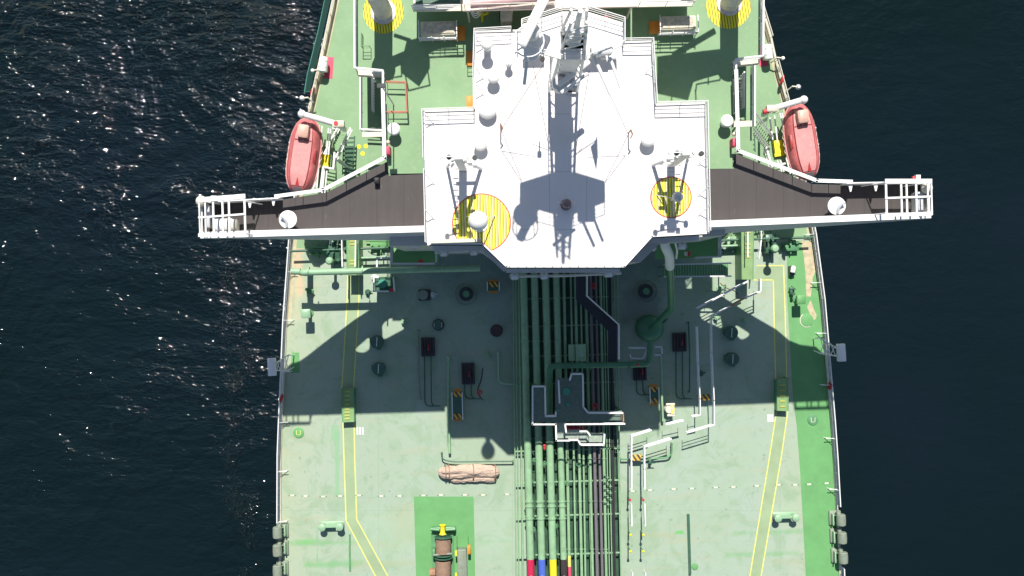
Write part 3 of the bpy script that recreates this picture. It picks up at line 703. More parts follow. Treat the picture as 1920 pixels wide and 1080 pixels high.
# ---- lamp masts left and right
def lampmast(px, py, sgn, lab):
    b = P(px, py, ZR); t = thing('signal_lamp_mast', lab, 'lamp mast', b, 'signal lamp masts on the roof')
    H_ = 5.6
    part(t, 'post', MB().box(add3(b, (0, 0, H_ / 2)), (.5, .3, H_)), WHITE)
    part(t, 'post', MB().tube([add3(b, (sgn * 1.0, .1, 0)), add3(b, (sgn * .35, .05, H_ * .75))], .09, 8), WHITE)
    part(t, 'brace', MB().tube([add3(b, (-sgn * 1.15, 0, 0)), add3(b, (-sgn * .25, 0, 4.0))], .12, 8), WHITE)
    for k in (1.2, 2.4, 3.6, 4.8):
        w = .95 - k * .08
        part(t, 'cross_bar', MB().box(add3(b, (-sgn * (.25 if k < 4 else 0), -.05, k)), (w * 1.6, .14, .16)), WHITE)
    for k in range(9):
        part(t, 'rung', MB().tube([add3(b, (sgn * .28, -.18, .6 + k * .5)), add3(b, (sgn * .62, -.18, .6 + k * .5))], .03, 5), WHITE)
    for k, (dx, z) in enumerate(((-1.0, 5.7), (-.55, 5.2), (.45, 5.5), (.95, 4.9), (.2, 4.2))):
        q = add3(b, (dx, .0, z))
        ar = part(t, 'lamp_arm', MB().tube([add3(b, (0, 0, z - .25)), q], .045, 6), WHITE)
        part(ar, 'lamp', MB().cyl(add3(q, (0, 0, 0)), .15, .28, 12), WHITE if k not in (1, 3) else DARKST)
lampmast(868, 316, -1, 'white lamp mast with dark lamps near the left edge of the roof')
lampmast(1258, 309, 1, 'white lamp mast with leaning arms near the right edge of the roof')

# ---- main mast with platform
mb0 = P(1056, 172, ZR)
mast = thing('radar_mast', 'tall white central mast with a wide platform and lattice top', 'mast', mb0)
def MP(x, y, z): return add3(mb0, (x, y, z))
part(mast, 'column', MB().prism([(mb0[0] - .55, mb0[1] + .2), (mb0[0] + .55, mb0[1] + .2), (mb0[0] + .55, mb0[1] + 1.3), (mb0[0] - .55, mb0[1] + 1.3)], ZR, ZR + 10), WHITE)
for sx in (-1, 1):
    part(mast, 'column_leg', MB().tube([MP(sx * .9, .0, 0), MP(sx * .62, .1, 9.8)], .09, 8), WHITE)
    for k in range(7):
        part(mast, 'column_brace', MB().tube([MP(sx * (.88 - k * .03), .0, .8 + k * 1.3), MP(sx * .5, .18, 1.5 + k * 1.3)], .05, 6), WHITE)
for k in range(18):
    part(mast, 'ladder_rung', MB().tube([MP(-.95, .6, .6 + k * .5), MP(-.68, .6, .6 + k * .5)], .025, 5), WHITE)
part(mast, 'ladder_rail', MB().tube([MP(-.95, .6, 0), MP(-.95, .6, 10)], .035, 6), WHITE)
PZ = ZR + 10
def SP(xs, ys, z):                                   # point at height z whose shadow falls at (xs, ys) on the roof
    p = P(xs, ys, ZR); return (p[0], p[1] + (z - ZR) / math.tan(SUN_EL), z)
plat = [(975, 347), (1038, 327), (1078, 327), (1134, 344), (1134, 380), (1076, 402), (1038, 402), (975, 384)]
part(mast, 'platform', MB().prism([SP(x, y, PZ)[:2] for x, y in plat], PZ - .2, PZ), WHITE)
part(mast, 'platform_box', MB().box(add3(SP(1056, 350, PZ), (0, 0, .5)), (1.2, 1.0, 1.0), bev=.05), WHITE)
prl = [SP(x, y, PZ) for x, y in plat]
railing(prl + [prl[0]], 'white railing round the mast platform', h=1.0, step=1.0, r=.03, loc=prl[0])
# lattice top
lb = SP(1056, 372, PZ)
for sx in (-1, 1):
    for sy in (-1, 1):
        part(mast, 'lattice_leg', MB().tube([add3(lb, (sx * .62, sy * .5, 0)), add3(lb, (sx * .38, sy * .3, 4.6))], .08, 8), WHITE)
for k in range(4):
    z = k * 1.15; w = .60 - k * .045
    part(mast, 'lattice_brace', MB().tube([add3(lb, (-w, -.5, z)), add3(lb, (w, -.45, z + 1.15))], .05, 6), WHITE); part(mast, 'lattice_brace', MB().tube([add3(lb, (w, .5, z)), add3(lb, (-w, .45, z + 1.15))], .05, 6), WHITE)
    part(mast, 'lattice_ring', MB().tube([add3(lb, (-w, -.5, z + .02)), add3(lb, (w, -.5, z + .02)), add3(lb, (w, .5, z + .02)), add3(lb, (-w, .5, z + .02)), add3(lb, (-w, -.5, z + .02))], .05, 6), WHITE)
part(mast, 'top_column', MB().lathe(add3(lb, (0, 0, 0)), [(.42, 0), (.40, 2.6), (.16, 2.8), (.12, 5.5)], 14), WHITE)
part(mast, 'front_gallery', MB().box(MP(.2, -.1, 3.2), (.9, .7, .12)), GREYW)
# cone horn hanging at front of mast
hp = MP(-.35, -.35, 4.4)
t = thing('radar_scanner', 'lower white radar bar on a grey rounded pedestal in front of the mast', 'radar', hp)
part(t, 'pedestal', MB().lathe(add3(hp, (0, 0, -1.6)), [(.12, 0), (.42, .5), (.55, .9), (.5, 1.3), (.25, 1.5)], 18), GREYW)
part(t, 'scanner_bar', MB().box(add3(hp, (.75, .55, .05)), (2.3, .3, .28), radians(38), bev=.06), WHITE)
part(t, 'bracket', MB().box(add3(hp, (.2, .35, -1.5)), (1.6, 1.0, .12)), GREYW)
# upper radar on platform, left
rp = SP(990, 372, PZ); rp = (rp[0], rp[1], PZ)
t = thing('radar_scanner', 'long white radar bar tilted across the left end of the mast platform', 'radar', rp)
part(t, 'pedestal', MB().lathe(rp, [(.5, 0), (.5, .1), (.32, .2), (.3, 1.0), (.42, 1.3), (.42, 1.9), (.2, 2.1)], 18), WHITE)
part(t, 'scanner_bar', MB().box(add3(rp, (.15, .55, 2.35)), (3.2, .5, .36), radians(64), bev=.08), WHITE)
# round cage rail behind it
p = SP(985, 405, PZ + .8); t = thing('mast_side_gallery', 'round white caged gallery under the tilted radar bar', 'platform', p)
part(t, 'floor', MB().lathe(add3(p, (0, 0, -.15)), [(.78, 0), (.78, .1)], 24), WHITE)
part(t, 'hoop', MB().tube([add3(p, (cos(a) * .8, sin(a) * .8, 1.0)) for a in [2 * pi * i / 24 for i in range(25)]], .04, 6), WHITE)
for i in range(8):
    a = 2 * pi * i / 8; part(t, 'upright', MB().tube([add3(p, (cos(a) * .78, sin(a) * .78, 0)), add3(p, (cos(a) * .8, sin(a) * .8, 1.0))], .03, 5), WHITE)
part(t, 'support_arm', MB().tube([add3(p, (0, -.2, -.15)), add3(p, (-.2, -1.9, -.6))], .09, 8), WHITE)
p = SP(1092, 392, PZ); t = thing('antenna_box', 'white box aerial on the right of the mast platform', 'antenna', p)
part(t, 'housing', MB().box(add3(p, (.25, .2, .6)), (1.15, .9, .6), bev=.1), WHITE)
part(t, 'arm', MB().tube([add3(p, (.7, -.3, .3)), add3(p, (1.3, -1.9, .2))], .09, 8), WHITE)
p = SP(1050, 440, PZ + 1.5)
for (x0, y0, x1, y1, lab) in ((1037, 460, 1078, 430, 'short white bar aerial reaching forward left of the mast'), (1086, 400, 1114, 462, 'white bar aerial reaching forward right of the mast')):
    a, b = SP(x0, y0, PZ + .2), SP(x1, y1, PZ + .2)
    single('mast_boom', MB().tube([a, b], .10, 8), WHITE, lab, 'boom', a)
# black lamps
for x, y, z, lab in ((1017, 112, ZR + 6, 'small black lamp on the left of the mast'), (1077, 70, ZR + 11, 'small black lamp in the lattice of the mast')):
    p = P(x, y, z); t = thing('mast_lamp', lab, 'lamp', p); part(t, 'lamp_body', MB().cyl(p, .14, .3, 12), BLACK); part(t, 'holder', MB().tube([p, add3(p, (0, .5, -.3))], .04, 6), WHITE)
# pedestal behind: small brown-white speaker stack
p = P(1040, 100, ZR); t = thing('loudspeaker_stand', 'brownish white horn stand on the roof just left of the mast foot', 'stand', p)
part(t, 'stand_leg', MB().box(add3(p, (-.25, 0, .7)), (.12, .5, 1.4)), CREAM); part(t, 'stand_leg', MB().box(add3(p, (.25, 0, .7)), (.12, .5, 1.4)), CREAM)
part(t, 'horn', MB().lathe(add3(p, (0, -.2, 1.5)), [(.1, 0), (.15, .3), (.35, .6)], 14), CREAM)
# dark access hatch right of mast foot
p = P(1072, 166, ZR); t = thing('roof_hatch', 'small dark open hatch at the foot of the mast', 'hatch', p)
part(t, 'coaming', MB().box(add3(p, (0, 0, .12)), (.7, .75, .24)), GREYW); part(t, 'opening', MB().box(add3(p, (0, 0, .245)), (.5, .55, .02)), BLACK)
# boxes on the rear of the roof
for x, y, w, d, h, lab in ((1000, 92, 1.3, .9, .9, 'white locker on the roof between the tilted radar and the mast'), (1112, 80, 1.8, 2.0, 1.1, 'wide white locker right of the mast on the roof'), (1140, 90, 1.0, 1.6, .7, 'narrow white locker near the right rear roof corner')):
    p = P(x, y, ZR); t = thing('roof_locker', lab, 'locker', p)
    part(t, 'box', MB().box(add3(p, (0, 0, h / 2)), (w, d, h), bev=.05), WHITE); part(t, 'lid', MB().box(add3(p, (0, 0, h + .03)), (w + .08, d + .08, .06)), WHITE)
p = P(1103, 46, ZR); t = thing('fire_hose_box', 'small red box and reel beside the rear of the mast', 'hose box', p)
part(t, 'box', MB().box(add3(p, (0, 0, .4)), (.25, .5, .8)), CRIMSON)
p = P(1133, 45, ZR); t = thing('hose_reel', 'pinkish red hose reel on the rear edge of the roof', 'hose reel', p)
part(t, 'drum', MB().lathe(add3(p, (0, 0, .5)), [(.4, -.2), (.4, -.15), (.2, -.14), (.2, .14), (.4, .15), (.4, .2)], 18, 'x', radians(20)), CRIMSON); part(t, 'frame', MB().box(add3(p, (0, 0, .2)), (.7, .5, .4)), CREAM)
# wires from the yard to the roof
def wire(pts, lab, r=.018): return single('wire', MB().tube(pts, r, 5), paint('wire_grey', (.16, .13, .13), .5) if 'wire_grey' not in MATS else MATS['wire_grey'], lab, 'wire', pts[0])
wire([P(1018, 122, ZR + 6), P(940, 243, ZR + 1.5), P(978, 338, ZR + .1)], 'thin dark halyard bent round a hook on the left of the roof')
wire([P(1118, 122, ZR + 6), P(1178, 252, ZR + 1.5), P(1135, 340, ZR + .1)], 'thin dark halyard bent round a hook on the right of the roof')
wire([P(1000, 125, ZR + 5), P(1030, 280, ZR + .1)], 'straight thin stay left of the mast shadow')
wire([P(1105, 132, ZR + 5), P(1078, 290, ZR + .1)], 'straight thin stay right of the mast shadow')
for x, y, lab in ((939, 239, 'little brown hook post at the left halyard bend'), (1178, 250, 'little brown hook post at the right halyard bend')):
    p = P(x, y, ZR); t = thing('hook_post', lab, 'hook', p); part(t, 'post', MB().tube([p, add3(p, (0, 0, 1.4))], .05, 6), RUST); part(t, 'hook', MB().tube([add3(p, (0, 0, 1.35)), add3(p, (.12, -.25, 1.2)), add3(p, (0, -.5, 1.1))], .05, 6), RUST)
p = SP(1118, 255, ZR + 7); t = thing('wind_vane', 'flag shaped vane on the yard that throws a leaf shadow on the roof', 'vane', p)
part(t, 'blade', MB().add([SP(1120, 253, ZR + 7), SP(1114, 268, ZR + 7), SP(1107, 275, ZR + 7), SP(1118, 320, ZR + 7), SP(1121, 290, ZR + 7)], [(0, 1, 2, 3, 4)]).add([add3(SP(x, y, ZR + 7), (0, 0, .03)) for x, y in ((1120, 253), (1114, 268), (1107, 275), (1118, 320), (1121, 290))], [(0, 1, 2, 3, 4)]), WHITE)
part(t, 'stem', MB().tube([SP(1119, 262, ZR + 7), (lb[0], lb[1], ZR + 7)], .03, 6), WHITE)

# orange plates
for x, y, z, w, d, lab in ((882, 110, ZB, .5, 1.0, 'small orange step plate beside the left roof edge, rear one'), (882, 193, ZB, .5, .9, 'small orange step plate beside the left roof edge, front one'), (862, 63, ZB, .75, .95, 'orange plate at the right end of the left railed vent box'), (1227, 52, ZB, .75, .85, 'orange plate at the left end of the right railed vent box'), (1141, 40, ZB, .7, .8, 'orange plate in shade behind the wheelhouse roof')):
    p = P(x, y, z); single('step_plate', MB().box(add3(p, (0, 0, .06)), (w, d, .12), bev=.02), ORANGE, lab, 'step plate', p, group='orange step plates')
p = P(905, 32, ZB); t = thing('hydrant', 'yellow branching hydrant below the casing railing', 'hydrant', p)
part(t, 'body', MB().cyl(p, .12, .8, 10), YELLOW); part(t, 'branch', MB().tube([add3(p, (-.4, .1, .6)), add3(p, (0, -.05, .6)), add3(p, (.4, .1, .6))], .09, 8).tube([add3(p, (0, 0, .5)), add3(p, (0, -.45, .4))], .08, 8), YELLOW)

# railed vent boxes
def ventbox(x, y, lab):
    p = P(x, y, ZB); t = thing('vent_box', lab, 'vent box', p, 'railed vent boxes on the upper deck')
    part(t, 'box', MB().box(add3(p, (0, .1, .45)), (2.3, .9, .9), bev=.05), CREAM)
    part(t, 'lid', MB().box(add3(p, (0, .1, .93)), (2.1, .7, .06)), paint('weathered_lid', (.58, .53, .42), .8, .3, 4) if 'weathered_lid' not in MATS else MATS['weathered_lid'])
    for k in range(4):
        part(t, 'rail_bar', MB().box(add3(p, (0, -.55, .3 + k * .25)), (2.5, .05, .05)), WHITE)
    for sx in (-1.25, -.4, .4, 1.25):
        part(t, 'upright', MB().box(add3(p, (sx, -.55, .6)), (.06, .06, 1.2)), WHITE)
    for sx in (-1.25, 1.25):
        part(t, 'end_rail', MB().box(add3(p, (sx, 0, 1.15)), (.06, 1.1, .06)), WHITE)
ventbox(823, 62, 'cream railed vent box left of the wheelhouse, partly in crane shadow')
ventbox(1268, 52, 'cream weathered vent box right of the wheelhouse in full sun')

# cranes
def crane(px, py, h, lab, boom, cab):
    p = P(px, py, ZB); t = thing('provision_crane', lab, 'crane', p, 'provision cranes on the upper deck')
    part(t, 'pedestal', MB().lathe(p, [(.85, 0), (.85, .08), (.62, .12), (.60, h - .6), (.66, h - .5), (.68, h)], 28), paint('pedestal_grey', (.66, .63, .64), .6, .12, 3, (.2, .17, .16), .4) if 'pedestal_grey' not in MATS else MATS['pedestal_grey'])
    part(t, 'slewing_head', MB().lathe(add3(p, (0, 0, h)), [(.8, 0), (.8, .35), (.5, .5)], 24), GREYW)
    def Q(xs, ys, z):                 # height above the upper deck from the shadow on it
        q = P(xs, ys, ZB); return (q[0], q[1] + (z - ZB) / math.tan(SUN_EL), z)
    zz = ZB + h
    a, b = Q(*boom[0], zz + .4), Q(*boom[1], zz + .4)
    part(t, 'boom', MB().tube([a, b], .33, 8), WHITE)
    part(t, 'boom_rib', MB().tube([add3(a, (0, .5, .5)), add3(b, (0, .3, .3))], .12, 8), WHITE)
    part(t, 'machinery_house', MB().prism([Q(x, y, zz + 1.7)[:2] for x, y in cab], zz + 1.4, zz + 2.2), WHITE)
    return t, Q
c1, Q1 = crane(719, 22, 4.9, 'left provision crane with grey rounded pedestal inside a yellow striped circle', ((712, 127), (905, 45)), [(762, 84), (798, 72), (806, 118), (786, 152), (752, 126)])
part(c1, 'hand_arm', MB().tube([Q1(739, 66, ZB + 6), Q1(770, 76, ZB + 6)], .12, 6), WHITE)
c2, Q2 = crane(1367, 6, 5.6, 'right provision crane with grey rounded pedestal inside a yellow striped circle', ((1360, 125), (1225, 162)), [(1232, 112), (1350, 98), (1355, 125), (1300, 144), (1290, 178), (1232, 165)])
part(c2, 'hand_arm', MB().tube([Q2(1340, 58, ZB + 7), Q2(1262, 104, ZB + 7)], .2, 6), WHITE)
for x, y, lab in ((703, 12, 'red brown winch motor beside the left crane'), (1352, 16, 'brown winch motor beside the right crane')):
    pass
for cr, Q, paths in ((c1, Q1, [[(800, 118), (806, 160), (766, 170), (757, 128)], [(735, 122), (736, 148), (716, 148)], [(752, 118), (753, 143), (734, 146)], [(868, 62), (870, 104), (846, 104), (790, 110)]]), (c2, Q2, [[(1352, 128), (1350, 150), (1306, 158), (1304, 175)], [(1260, 178), (1258, 196)], [(1304, 168), (1305, 192)], [(1328, 146), (1328, 158)]])):
    for pth in paths: part(cr, 'guard_rail', MB().tube([Q(x, y, ZB + 7.2) for x, y in pth], .045, 6), WHITE)
# small hand rails
for (pts, lab) in (([(681, 68), (681, 92), (696, 92)], 'thin dark frame rail left of the left crane'),):
    railing([P(x, y, ZB) for x, y in pts], lab, h=.9, mat=GREENDK, r=.025)
railing([P(727, 158, ZB), P(763, 159, ZB), P(766, 214, ZB), P(728, 214, ZB)], 'orange red pipe barrier on the green upper deck left of the wheelhouse', h=.9, mat=paint('orange_red_rail', (.50, .17, .10), .5), r=.05, mids=1)
# green vent lids with white caps (740,242), (1360,227)
for x, y, lab in ((741, 246, 'round white capped vent on the upper deck left of the wheelhouse'), (1358, 231, 'round white capped vent on the upper deck right of the wheelhouse')):
    p = P(x, y, ZB); t = thing('mushroom_vent', lab, 'vent', p, 'white capped vents beside the wing railings')
    part(t, 'cap', MB().lathe(add3(p, (0, 0, .75)), [(.2, 0), (.42, .01), (.43, .1), (.36, .2), (.1, .26), (.01, .27)], 28), WHITE)
    part(t, 'trunk', MB().cyl(p, .3, .8, 20), WHITE)
# antennas near the vent: black V lamp
p = P(738, 196, ZB); t = thing('deck_lamp_post', 'thin dark lamp post with a fan head on the left upper deck', 'lamp post', p)
part(t, 'post', MB().tube([p, add3(p, (0, 0, 6))], .045, 6), GREYW); part(t, 'head', MB().box(add3(p, (0, 0, 6)), (.5, .25, .2)), DARKST)
# white fittings by railing
for x, y, c_, lab in ((730, 285, RED, 'red fitting against the left wing railing'), (1372, 270, RED, 'red fitting against the right wing railing')):
    p = P(x, y, ZB); t = thing('hose_cabinet', lab, 'hose cabinet', p)
    part(t, 'cabinet', MB().box(add3(p, (0, 0, .45)), (.28, .55, .9), bev=.03), PINKRED); part(t, 'valve', MB().sphere(add3(p, (0, .55, .7)), .14, 10), CREAM)
# stair flights in side passages
def stair(a, b, w, n, lab, mat=WHITE):
    t = thing('stairway', lab, 'stairway', a, 'stairways beside the upper deck')
    d = norm((b[0] - a[0], b[1] - a[1], 0)); nx, ny = -d[1] * w / 2, d[0] * w / 2
    for sg in (-1, 1):
        o_ = (nx * sg, ny * sg, 0)
        part(t, 'stringer', MB().tube([add3(a, o_), add3(b, o_)], .05, 6), mat)
        part(t, 'handrail', MB().tube([add3(add3(a, o_), (0, 0, .95)), add3(add3(b, o_), (0, 0, .95))], .065, 6), mat)
        part(t, 'lower_handrail', MB().tube([add3(add3(a, o_), (0, 0, .5)), add3(add3(b, o_), (0, 0, .5))], .03, 6), mat)
    for i in range(n):
        c = add3(a, mul(sub(b, a), (i + .5) / n)); part(t, 'tread', MB().box(c, (w, .2, .04), atan2(-d[0], d[1])), GREENDK)
    return t
stair(P(712, 150, ZB), P(712, 215, PW), .8, 12, 'white railed stair going down in the left passage')
stair(P(1382, 145, ZB), P(1382, 210, PW), .6, 12, 'narrow white stair going down in the right passage')

# ---- wing ends: awning frames, consoles, searchlights
def awning(X, Y, lab, loc):
    z = ZB + 2.3
    t = thing('awning_frame', lab, 'awning frame', P(*loc, ZB), 'awning frames over the wing ends')
    for x, w in X:
        part(t, 'cross_bar', MB().box(mul(add3(P(x[0], Y[0], z), P(x[1], Y[1], z)), .5), (w, abs(P(x[0], Y[0], z)[1] - P(x[1], Y[1], z)[1]), .1), AX), WHITE)
    for y0, y1, w in ((Y[0], Y[2], .3), ((Y[0] + Y[1]) / 2, (Y[2] + Y[1]) / 2 - 3, .12), (Y[1], Y[1] - 2, .22)):
        a, b = P(X[0][0][0], y0, z), P(X[-1][0][0], y1 if y1 else y0, z); c = mul(add3(a, b), .5)
        part(t, 'long_bar', MB().box((c[0], c[1], z + .06), (hypot(b[0] - a[0], b[1] - a[1]) + .1, w, .1), atan2(b[1] - a[1], b[0] - a[0])), WHITE)
    for x in (X[0][0][0], X[-1][0][0]):
        for y in (Y[0] + 2, Y[1] - 3):
            q = P(x, y, z); part(t, 'post', MB().tube([(q[0] * .97, q[1], ZB), (q[0], q[1], z)], .045, 6), WHITE)
awning([((374, 375), .09), ((385, 386), .09), ((400, 401), .12), ((418, 418), .12), ((430, 430), .12), ((459, 460), .13)], (375, 441, 368), 'white awning frame over the left wing end with a drum console under it', (418, 408))
awning([((1660, 1663), .13), ((1688, 1692), .12), ((1698, 1702), .12), ((1716, 1720), .12), ((1738, 1741), .09), ((1745, 1748), .09)], (340, 403, 340), 'white awning frame over the right wing end', (1700, 372))
p = P(431, 424, ZB); t = thing('wing_console', 'white drum shaped console lying under the left awning frame', 'console', p)
part(t, 'drum', MB().lathe(add3(p, (-.05, 0, .75)), [(.3, -.75), (.48, -.7), (.5, -.6), (.5, .45), (.46, .5)], 22, 'x', AX), WHITE)
part(t, 'end_cap', MB().lathe(add3(p, (-.05, 0, .75)), [(.42, .5), (.42, .75), (.3, .8)], 20, 'x', AX), CREAM)
part(t, 'base', MB().box(add3(p, (0, 0, .2)), (1.3, .7, .4)), GREYW)
for x, y, lab, sg in ((398, 402, 'white upright cabinet at the outer end of the left wing', -1), (1713, 378, 'white upright cabinet at the outer end of the right wing', 1)):
    p = P(x, y, ZB); t = thing('wing_cabinet', lab, 'cabinet', p)
    part(t, 'cabinet', MB().box(add3(p, (0, -.2, .6)), (.36, 1.5, 1.2), bev=.04), GREYW)
    part(t, 'lamp_head', MB().sphere(add3(p, (sg * .25, .75, 1.5)), .36, 16), CREAM)
    part(t, 'lamp_neck', MB().cyl(add3(p, (sg * .2, .7, 1.0)), .1, .5, 10), GREYW)
for x, y, z, lab in ((394, 373, ZB + 1.6, 'red side light on the rear rim of the left wing end'), (1713, 334, ZB + 1.6, 'red side light on the rear rim of the right wing end')):
    p = P(x, y, z); t = thing('side_light', lab, 'side light', p); part(t, 'lamp', MB().box(p, (.2, .22, .25), bev=.03), RED); part(t, 'box', MB().box(add3(p, (.25, .05, 0)), (.3, .3, .3)), WHITE)
def wingdish(x, y, lab, sg):
    p = P(x, y, ZB); t = thing('wing_pelorus', lab, 'pelorus', p, 'white round pelorus stands on the wings')
    part(t, 'disc', MB().lathe(add3(p, (0, 0, 1.25)), [(.2, -.12), (.58, -.05), (.6, 0), (.58, .04), (.02, .08)], 32), WHITE)
    part(t, 'stand', MB().cyl(p, .16, 1.15, 14), WHITE)
    part(t, 'pipe', MB().tube([add3(p, (sg * .05, -.5, 1.38)), add3(p, (sg * .05, -.15, 1.5)), add3(p, (sg * .2, .1, 1.6)), add3(p, (sg * .42, .2, 1.6))], .09, 8), GREYW)
wingdish(548, 414, 'round white pelorus disc in the middle of the left wing', -1)
wingdish(1557, 389, 'round white pelorus disc near the right wing end', 1)
p = P(708, 340, ZB); single('vent_plate', MB().box(add3(p, (0, 0, .25)), (.35, .4, .5), bev=.03), BLACK, 'small black box at the rear edge of the left wing', 'box', p)

# ================================================================== LIFEBOATS
def lifeboat(px, py, z, ang, sg, lab):
    loc = P(px, py, z); t = thing('lifeboat', lab, 'lifeboat', loc, 'enclosed lifeboats in davits')
    t.rotation_euler = (0, 0, ang)
    Lh = 3.05; n = 22
    def hullshape(scale_w, z0, z1, zb):
        mb = MB(); rings = []
        for i in range(n + 1):
            u = -1 + 2 * i / n
            w = scale_w * (1 - abs(u) ** 3.2) ** .55 if abs(u) < 1 else .02
            w = max(w, .03); y = u * Lh
            sheer = .18 * u * u
            prof = [(-w * .15, -1.0 * (1 - .35 * u * u)), (-w * .75, -.75 * (1 - .3 * u * u)), (-w, -.1 + sheer), (-w * 1.04, .0 + sheer), (-w * .97, .08 + sheer)]
            rings.append((w, y, sheer, u))
        return rings
    R_ = hullshape(1.2, 0, 0, 0)
    mb = MB(); m = 18
    for w, y, sh, u in R_:
        for j in range(m):
            q = -pi * j / (m - 1); mb.v.append((w * cos(q), y, sh + sin(q) * 1.05 * (1 - .35 * u * u)))
    for i in range(n):
        for j in range(m - 1): mb.f.append((i * m + j, i * m + j + 1, (i + 1) * m + j + 1, (i + 1) * m + j))
    part(t, 'hull', mb, BOATRED, local=True)
    # canopy: flat pink top, steep red sides
    mb = MB(); top = MB(); m = 9
    for w, y, sh, u in R_:
        k = max(0, 1 - abs(u) ** 4); hh = .95 * k ** .5
        for a_, b_ in ((1.0, 0), (.96, .35), (.86, .72), (.66, .93), (0, 1.0), (-.66, .93), (-.86, .72), (-.96, .35), (-1.0, 0)):
            mb.v.append((w * a_, y * .985, sh + .04 + hh * b_))
    for i in range(n):
        for j in range(m - 1): mb.f.append((i * m + j, i * m + j + 1, (i + 1) * m + j + 1, (i + 1) * m + j))
    part(t, 'canopy', mb, BOATRED, local=True)
    mb = MB(); tm = 5
    for i in range(2, n - 1):
        w, y, sh, u = R_[i]; k = max(0, 1 - abs(u) ** 4); hh = .95 * k ** .5
        for a_, b_ in ((.60, .95), (.58, 1.02), (0, 1.09), (-.58, 1.02), (-.60, .95)): mb.v.append((w * a_, y * .97, sh + .05 + hh * b_))
    for i in range(n - 4):
        for j in range(tm - 1): mb.f.append((i * tm + j, i * tm + j + 1, (i + 1) * tm + j + 1, (i + 1) * tm + j))
    part(t, 'top_panel', mb, BOATPINK, local=True)
    part(t, 'rubbing_strake', MB().tube([(w * 1.03, y, sh) for w, y, sh, u in R_], .06, 6).tube([(-w * 1.03, y, sh) for w, y, sh, u in R_], .06, 6), paint('strake_pink', (.62, .28, .26), .5) if 'strake_pink' not in MATS else MATS['strake_pink'], local=True)
    h = part(t, 'conning_hatch', MB().box((0, 1.75, 1.3), (.85, 1.0, .75), 0, bev=.1), BOATCREAM, local=True)
    part(h, 'hatch_window', MB().box((0, 1.23, 1.32), (.6, .03, .25), 0), BLACK, local=True)
    part(t, 'side_door', MB().box((sg * .86, .05, .50), (.46, 1.15, .66), 0, bev=.05), paint('door_dark_red', (.30, .035, .035), .5) if 'door_dark_red' not in MATS else MATS['door_dark_red'], local=True)
    part(t, 'fore_fitting', MB().add([(-.08, -2.1, 1.0), (.08, -2.1, 1.0), (.14, -2.4, .95), (-.14, -2.4, .95), (0, -1.75, 1.2)], [(0, 1, 4), (1, 2, 4), (2, 3, 4), (3, 0, 4), (0, 1, 2, 3)]), RED, local=True)
    part(t, 'bow_grille', MB().box((0, -2.68, .72), (.6, .28, .2), 0), DARKST, local=True)
    for sx, yy in ((-1.17, .9), (-1.17, -.4)):
        part(t, 'grab_bracket', MB().box((sx * sg, yy, .05), (.3, .1, .1), 0), GREYW, local=True)
    TAPE = paint('reflective_tape', (.70, .62, .58), .4) if 'reflective_tape' not in MATS else MATS['reflective_tape']
    for sx in (-1, 1):
        for i in range(4, n - 4, 2):
            (w, y, sh, u), (w2, y2, sh2, u2) = R_[i], R_[i + 2]
            part(t, 'grab_line', MB().tube([(sx * w * 1.06, y, sh + .02), (sx * (w + w2) * .56, (y + y2) / 2, sh - .16), (sx * w2 * 1.06, y2, sh2 + .02)], .028, 5), CREAM, local=True)
        part(t, 'gutter_rib', MB().tube([(sx * w * .60, y * .97, sh + .05 + .95 * max(0, 1 - abs(u) ** 4) ** .5 * .97 + .03) for w, y, sh, u in R_[2:-2]], .03, 5), MATS['door_dark_red'] if 'door_dark_red' in MATS else RED, local=True)
    for sx in (-1, 1):
        for yy in (-1.2, .95): part(t, 'port_window', MB().box((sx * .95, yy, .62), (.1, .3, .2), 0), BLACK, local=True)
    part(t, 'cross_rib', MB().box((0, 1.12, 1.07), (1.3, .07, .05), 0), MATS['door_dark_red'], local=True)
    # raised letter shapes along the top, worn and unreadable as in the photo
    DK = paint('worn_letter', (.25, .07, .07), .6) if 'worn_letter' not in MATS else MATS['worn_letter']
    for i, k in enumerate((0, 1, 2, 2, 5, 6, 7)):
        y0 = .75 - [0, .27, .56, .84, 1.5, 1.72, 1.95][i]
        mb = MB().box((.08, y0, 1.055), (.3, .03, .02), 0)
        if k in (0, 1, 6, 7): mb.box((.08, y0 - .13, 1.055), (.3, .03, .02), 0).box((-.07 if k % 2 else .23, y0 - .065, 1.055), (.03, .13, .02), 0)
        part(t, 'letter', mb, DK, local=True)
    return t
lifeboat(570, 293, 6.8, radians(-8), 1, 'faded red enclosed lifeboat on the left side behind the wing')
lifeboat(1502, 266, 6.8, radians(9), -1, 'faded red enclosed lifeboat on the right side behind the wing')
def davit(pts_top, lab, plates):
    a = P(*pts_top[0], 8.6); b = P(*pts_top[1], 8.0); t = thing('boat_davit', lab, 'davit', P(*pts_top[1], 0), 'boat davits')
    part(t, 'head_arm', MB().tube([a, b], .24, 10), WHITE)
    part(t, 'head_end', MB().sphere(a, .32, 12), WHITE)
    part(t, 'upright', MB().box((b[0], b[1], 6.8), (.3, .3, 2.4)), WHITE)
    for x0, y0, x1, y1 in plates:
        part(t, 'guide_rail', MB().tube([P(x0, y0, 6.8), P(x1, y1, 6.8)], .06, 6), WHITE)
    part(t, 'winch', MB().box(add3(b, (0, 0, .3)), (.9, .5, .5), bev=.06), CREAM)
    return t
d1 = davit(((566, 214), (636, 234)), 'white davit arms and guide rails at the left lifeboat', [(599, 235, 590, 350), (604, 236, 594, 352), (586, 352, 600, 300), (616, 240, 612, 290), (620, 242, 616, 290), (608, 320, 604, 362), (613, 320, 609, 362), (590, 300, 582, 362), (594, 300, 586, 362)])
p = P(631, 232, 8.3); part(d1, 'red_buoy', MB().cyl(p, .17, .3, 14), RED)
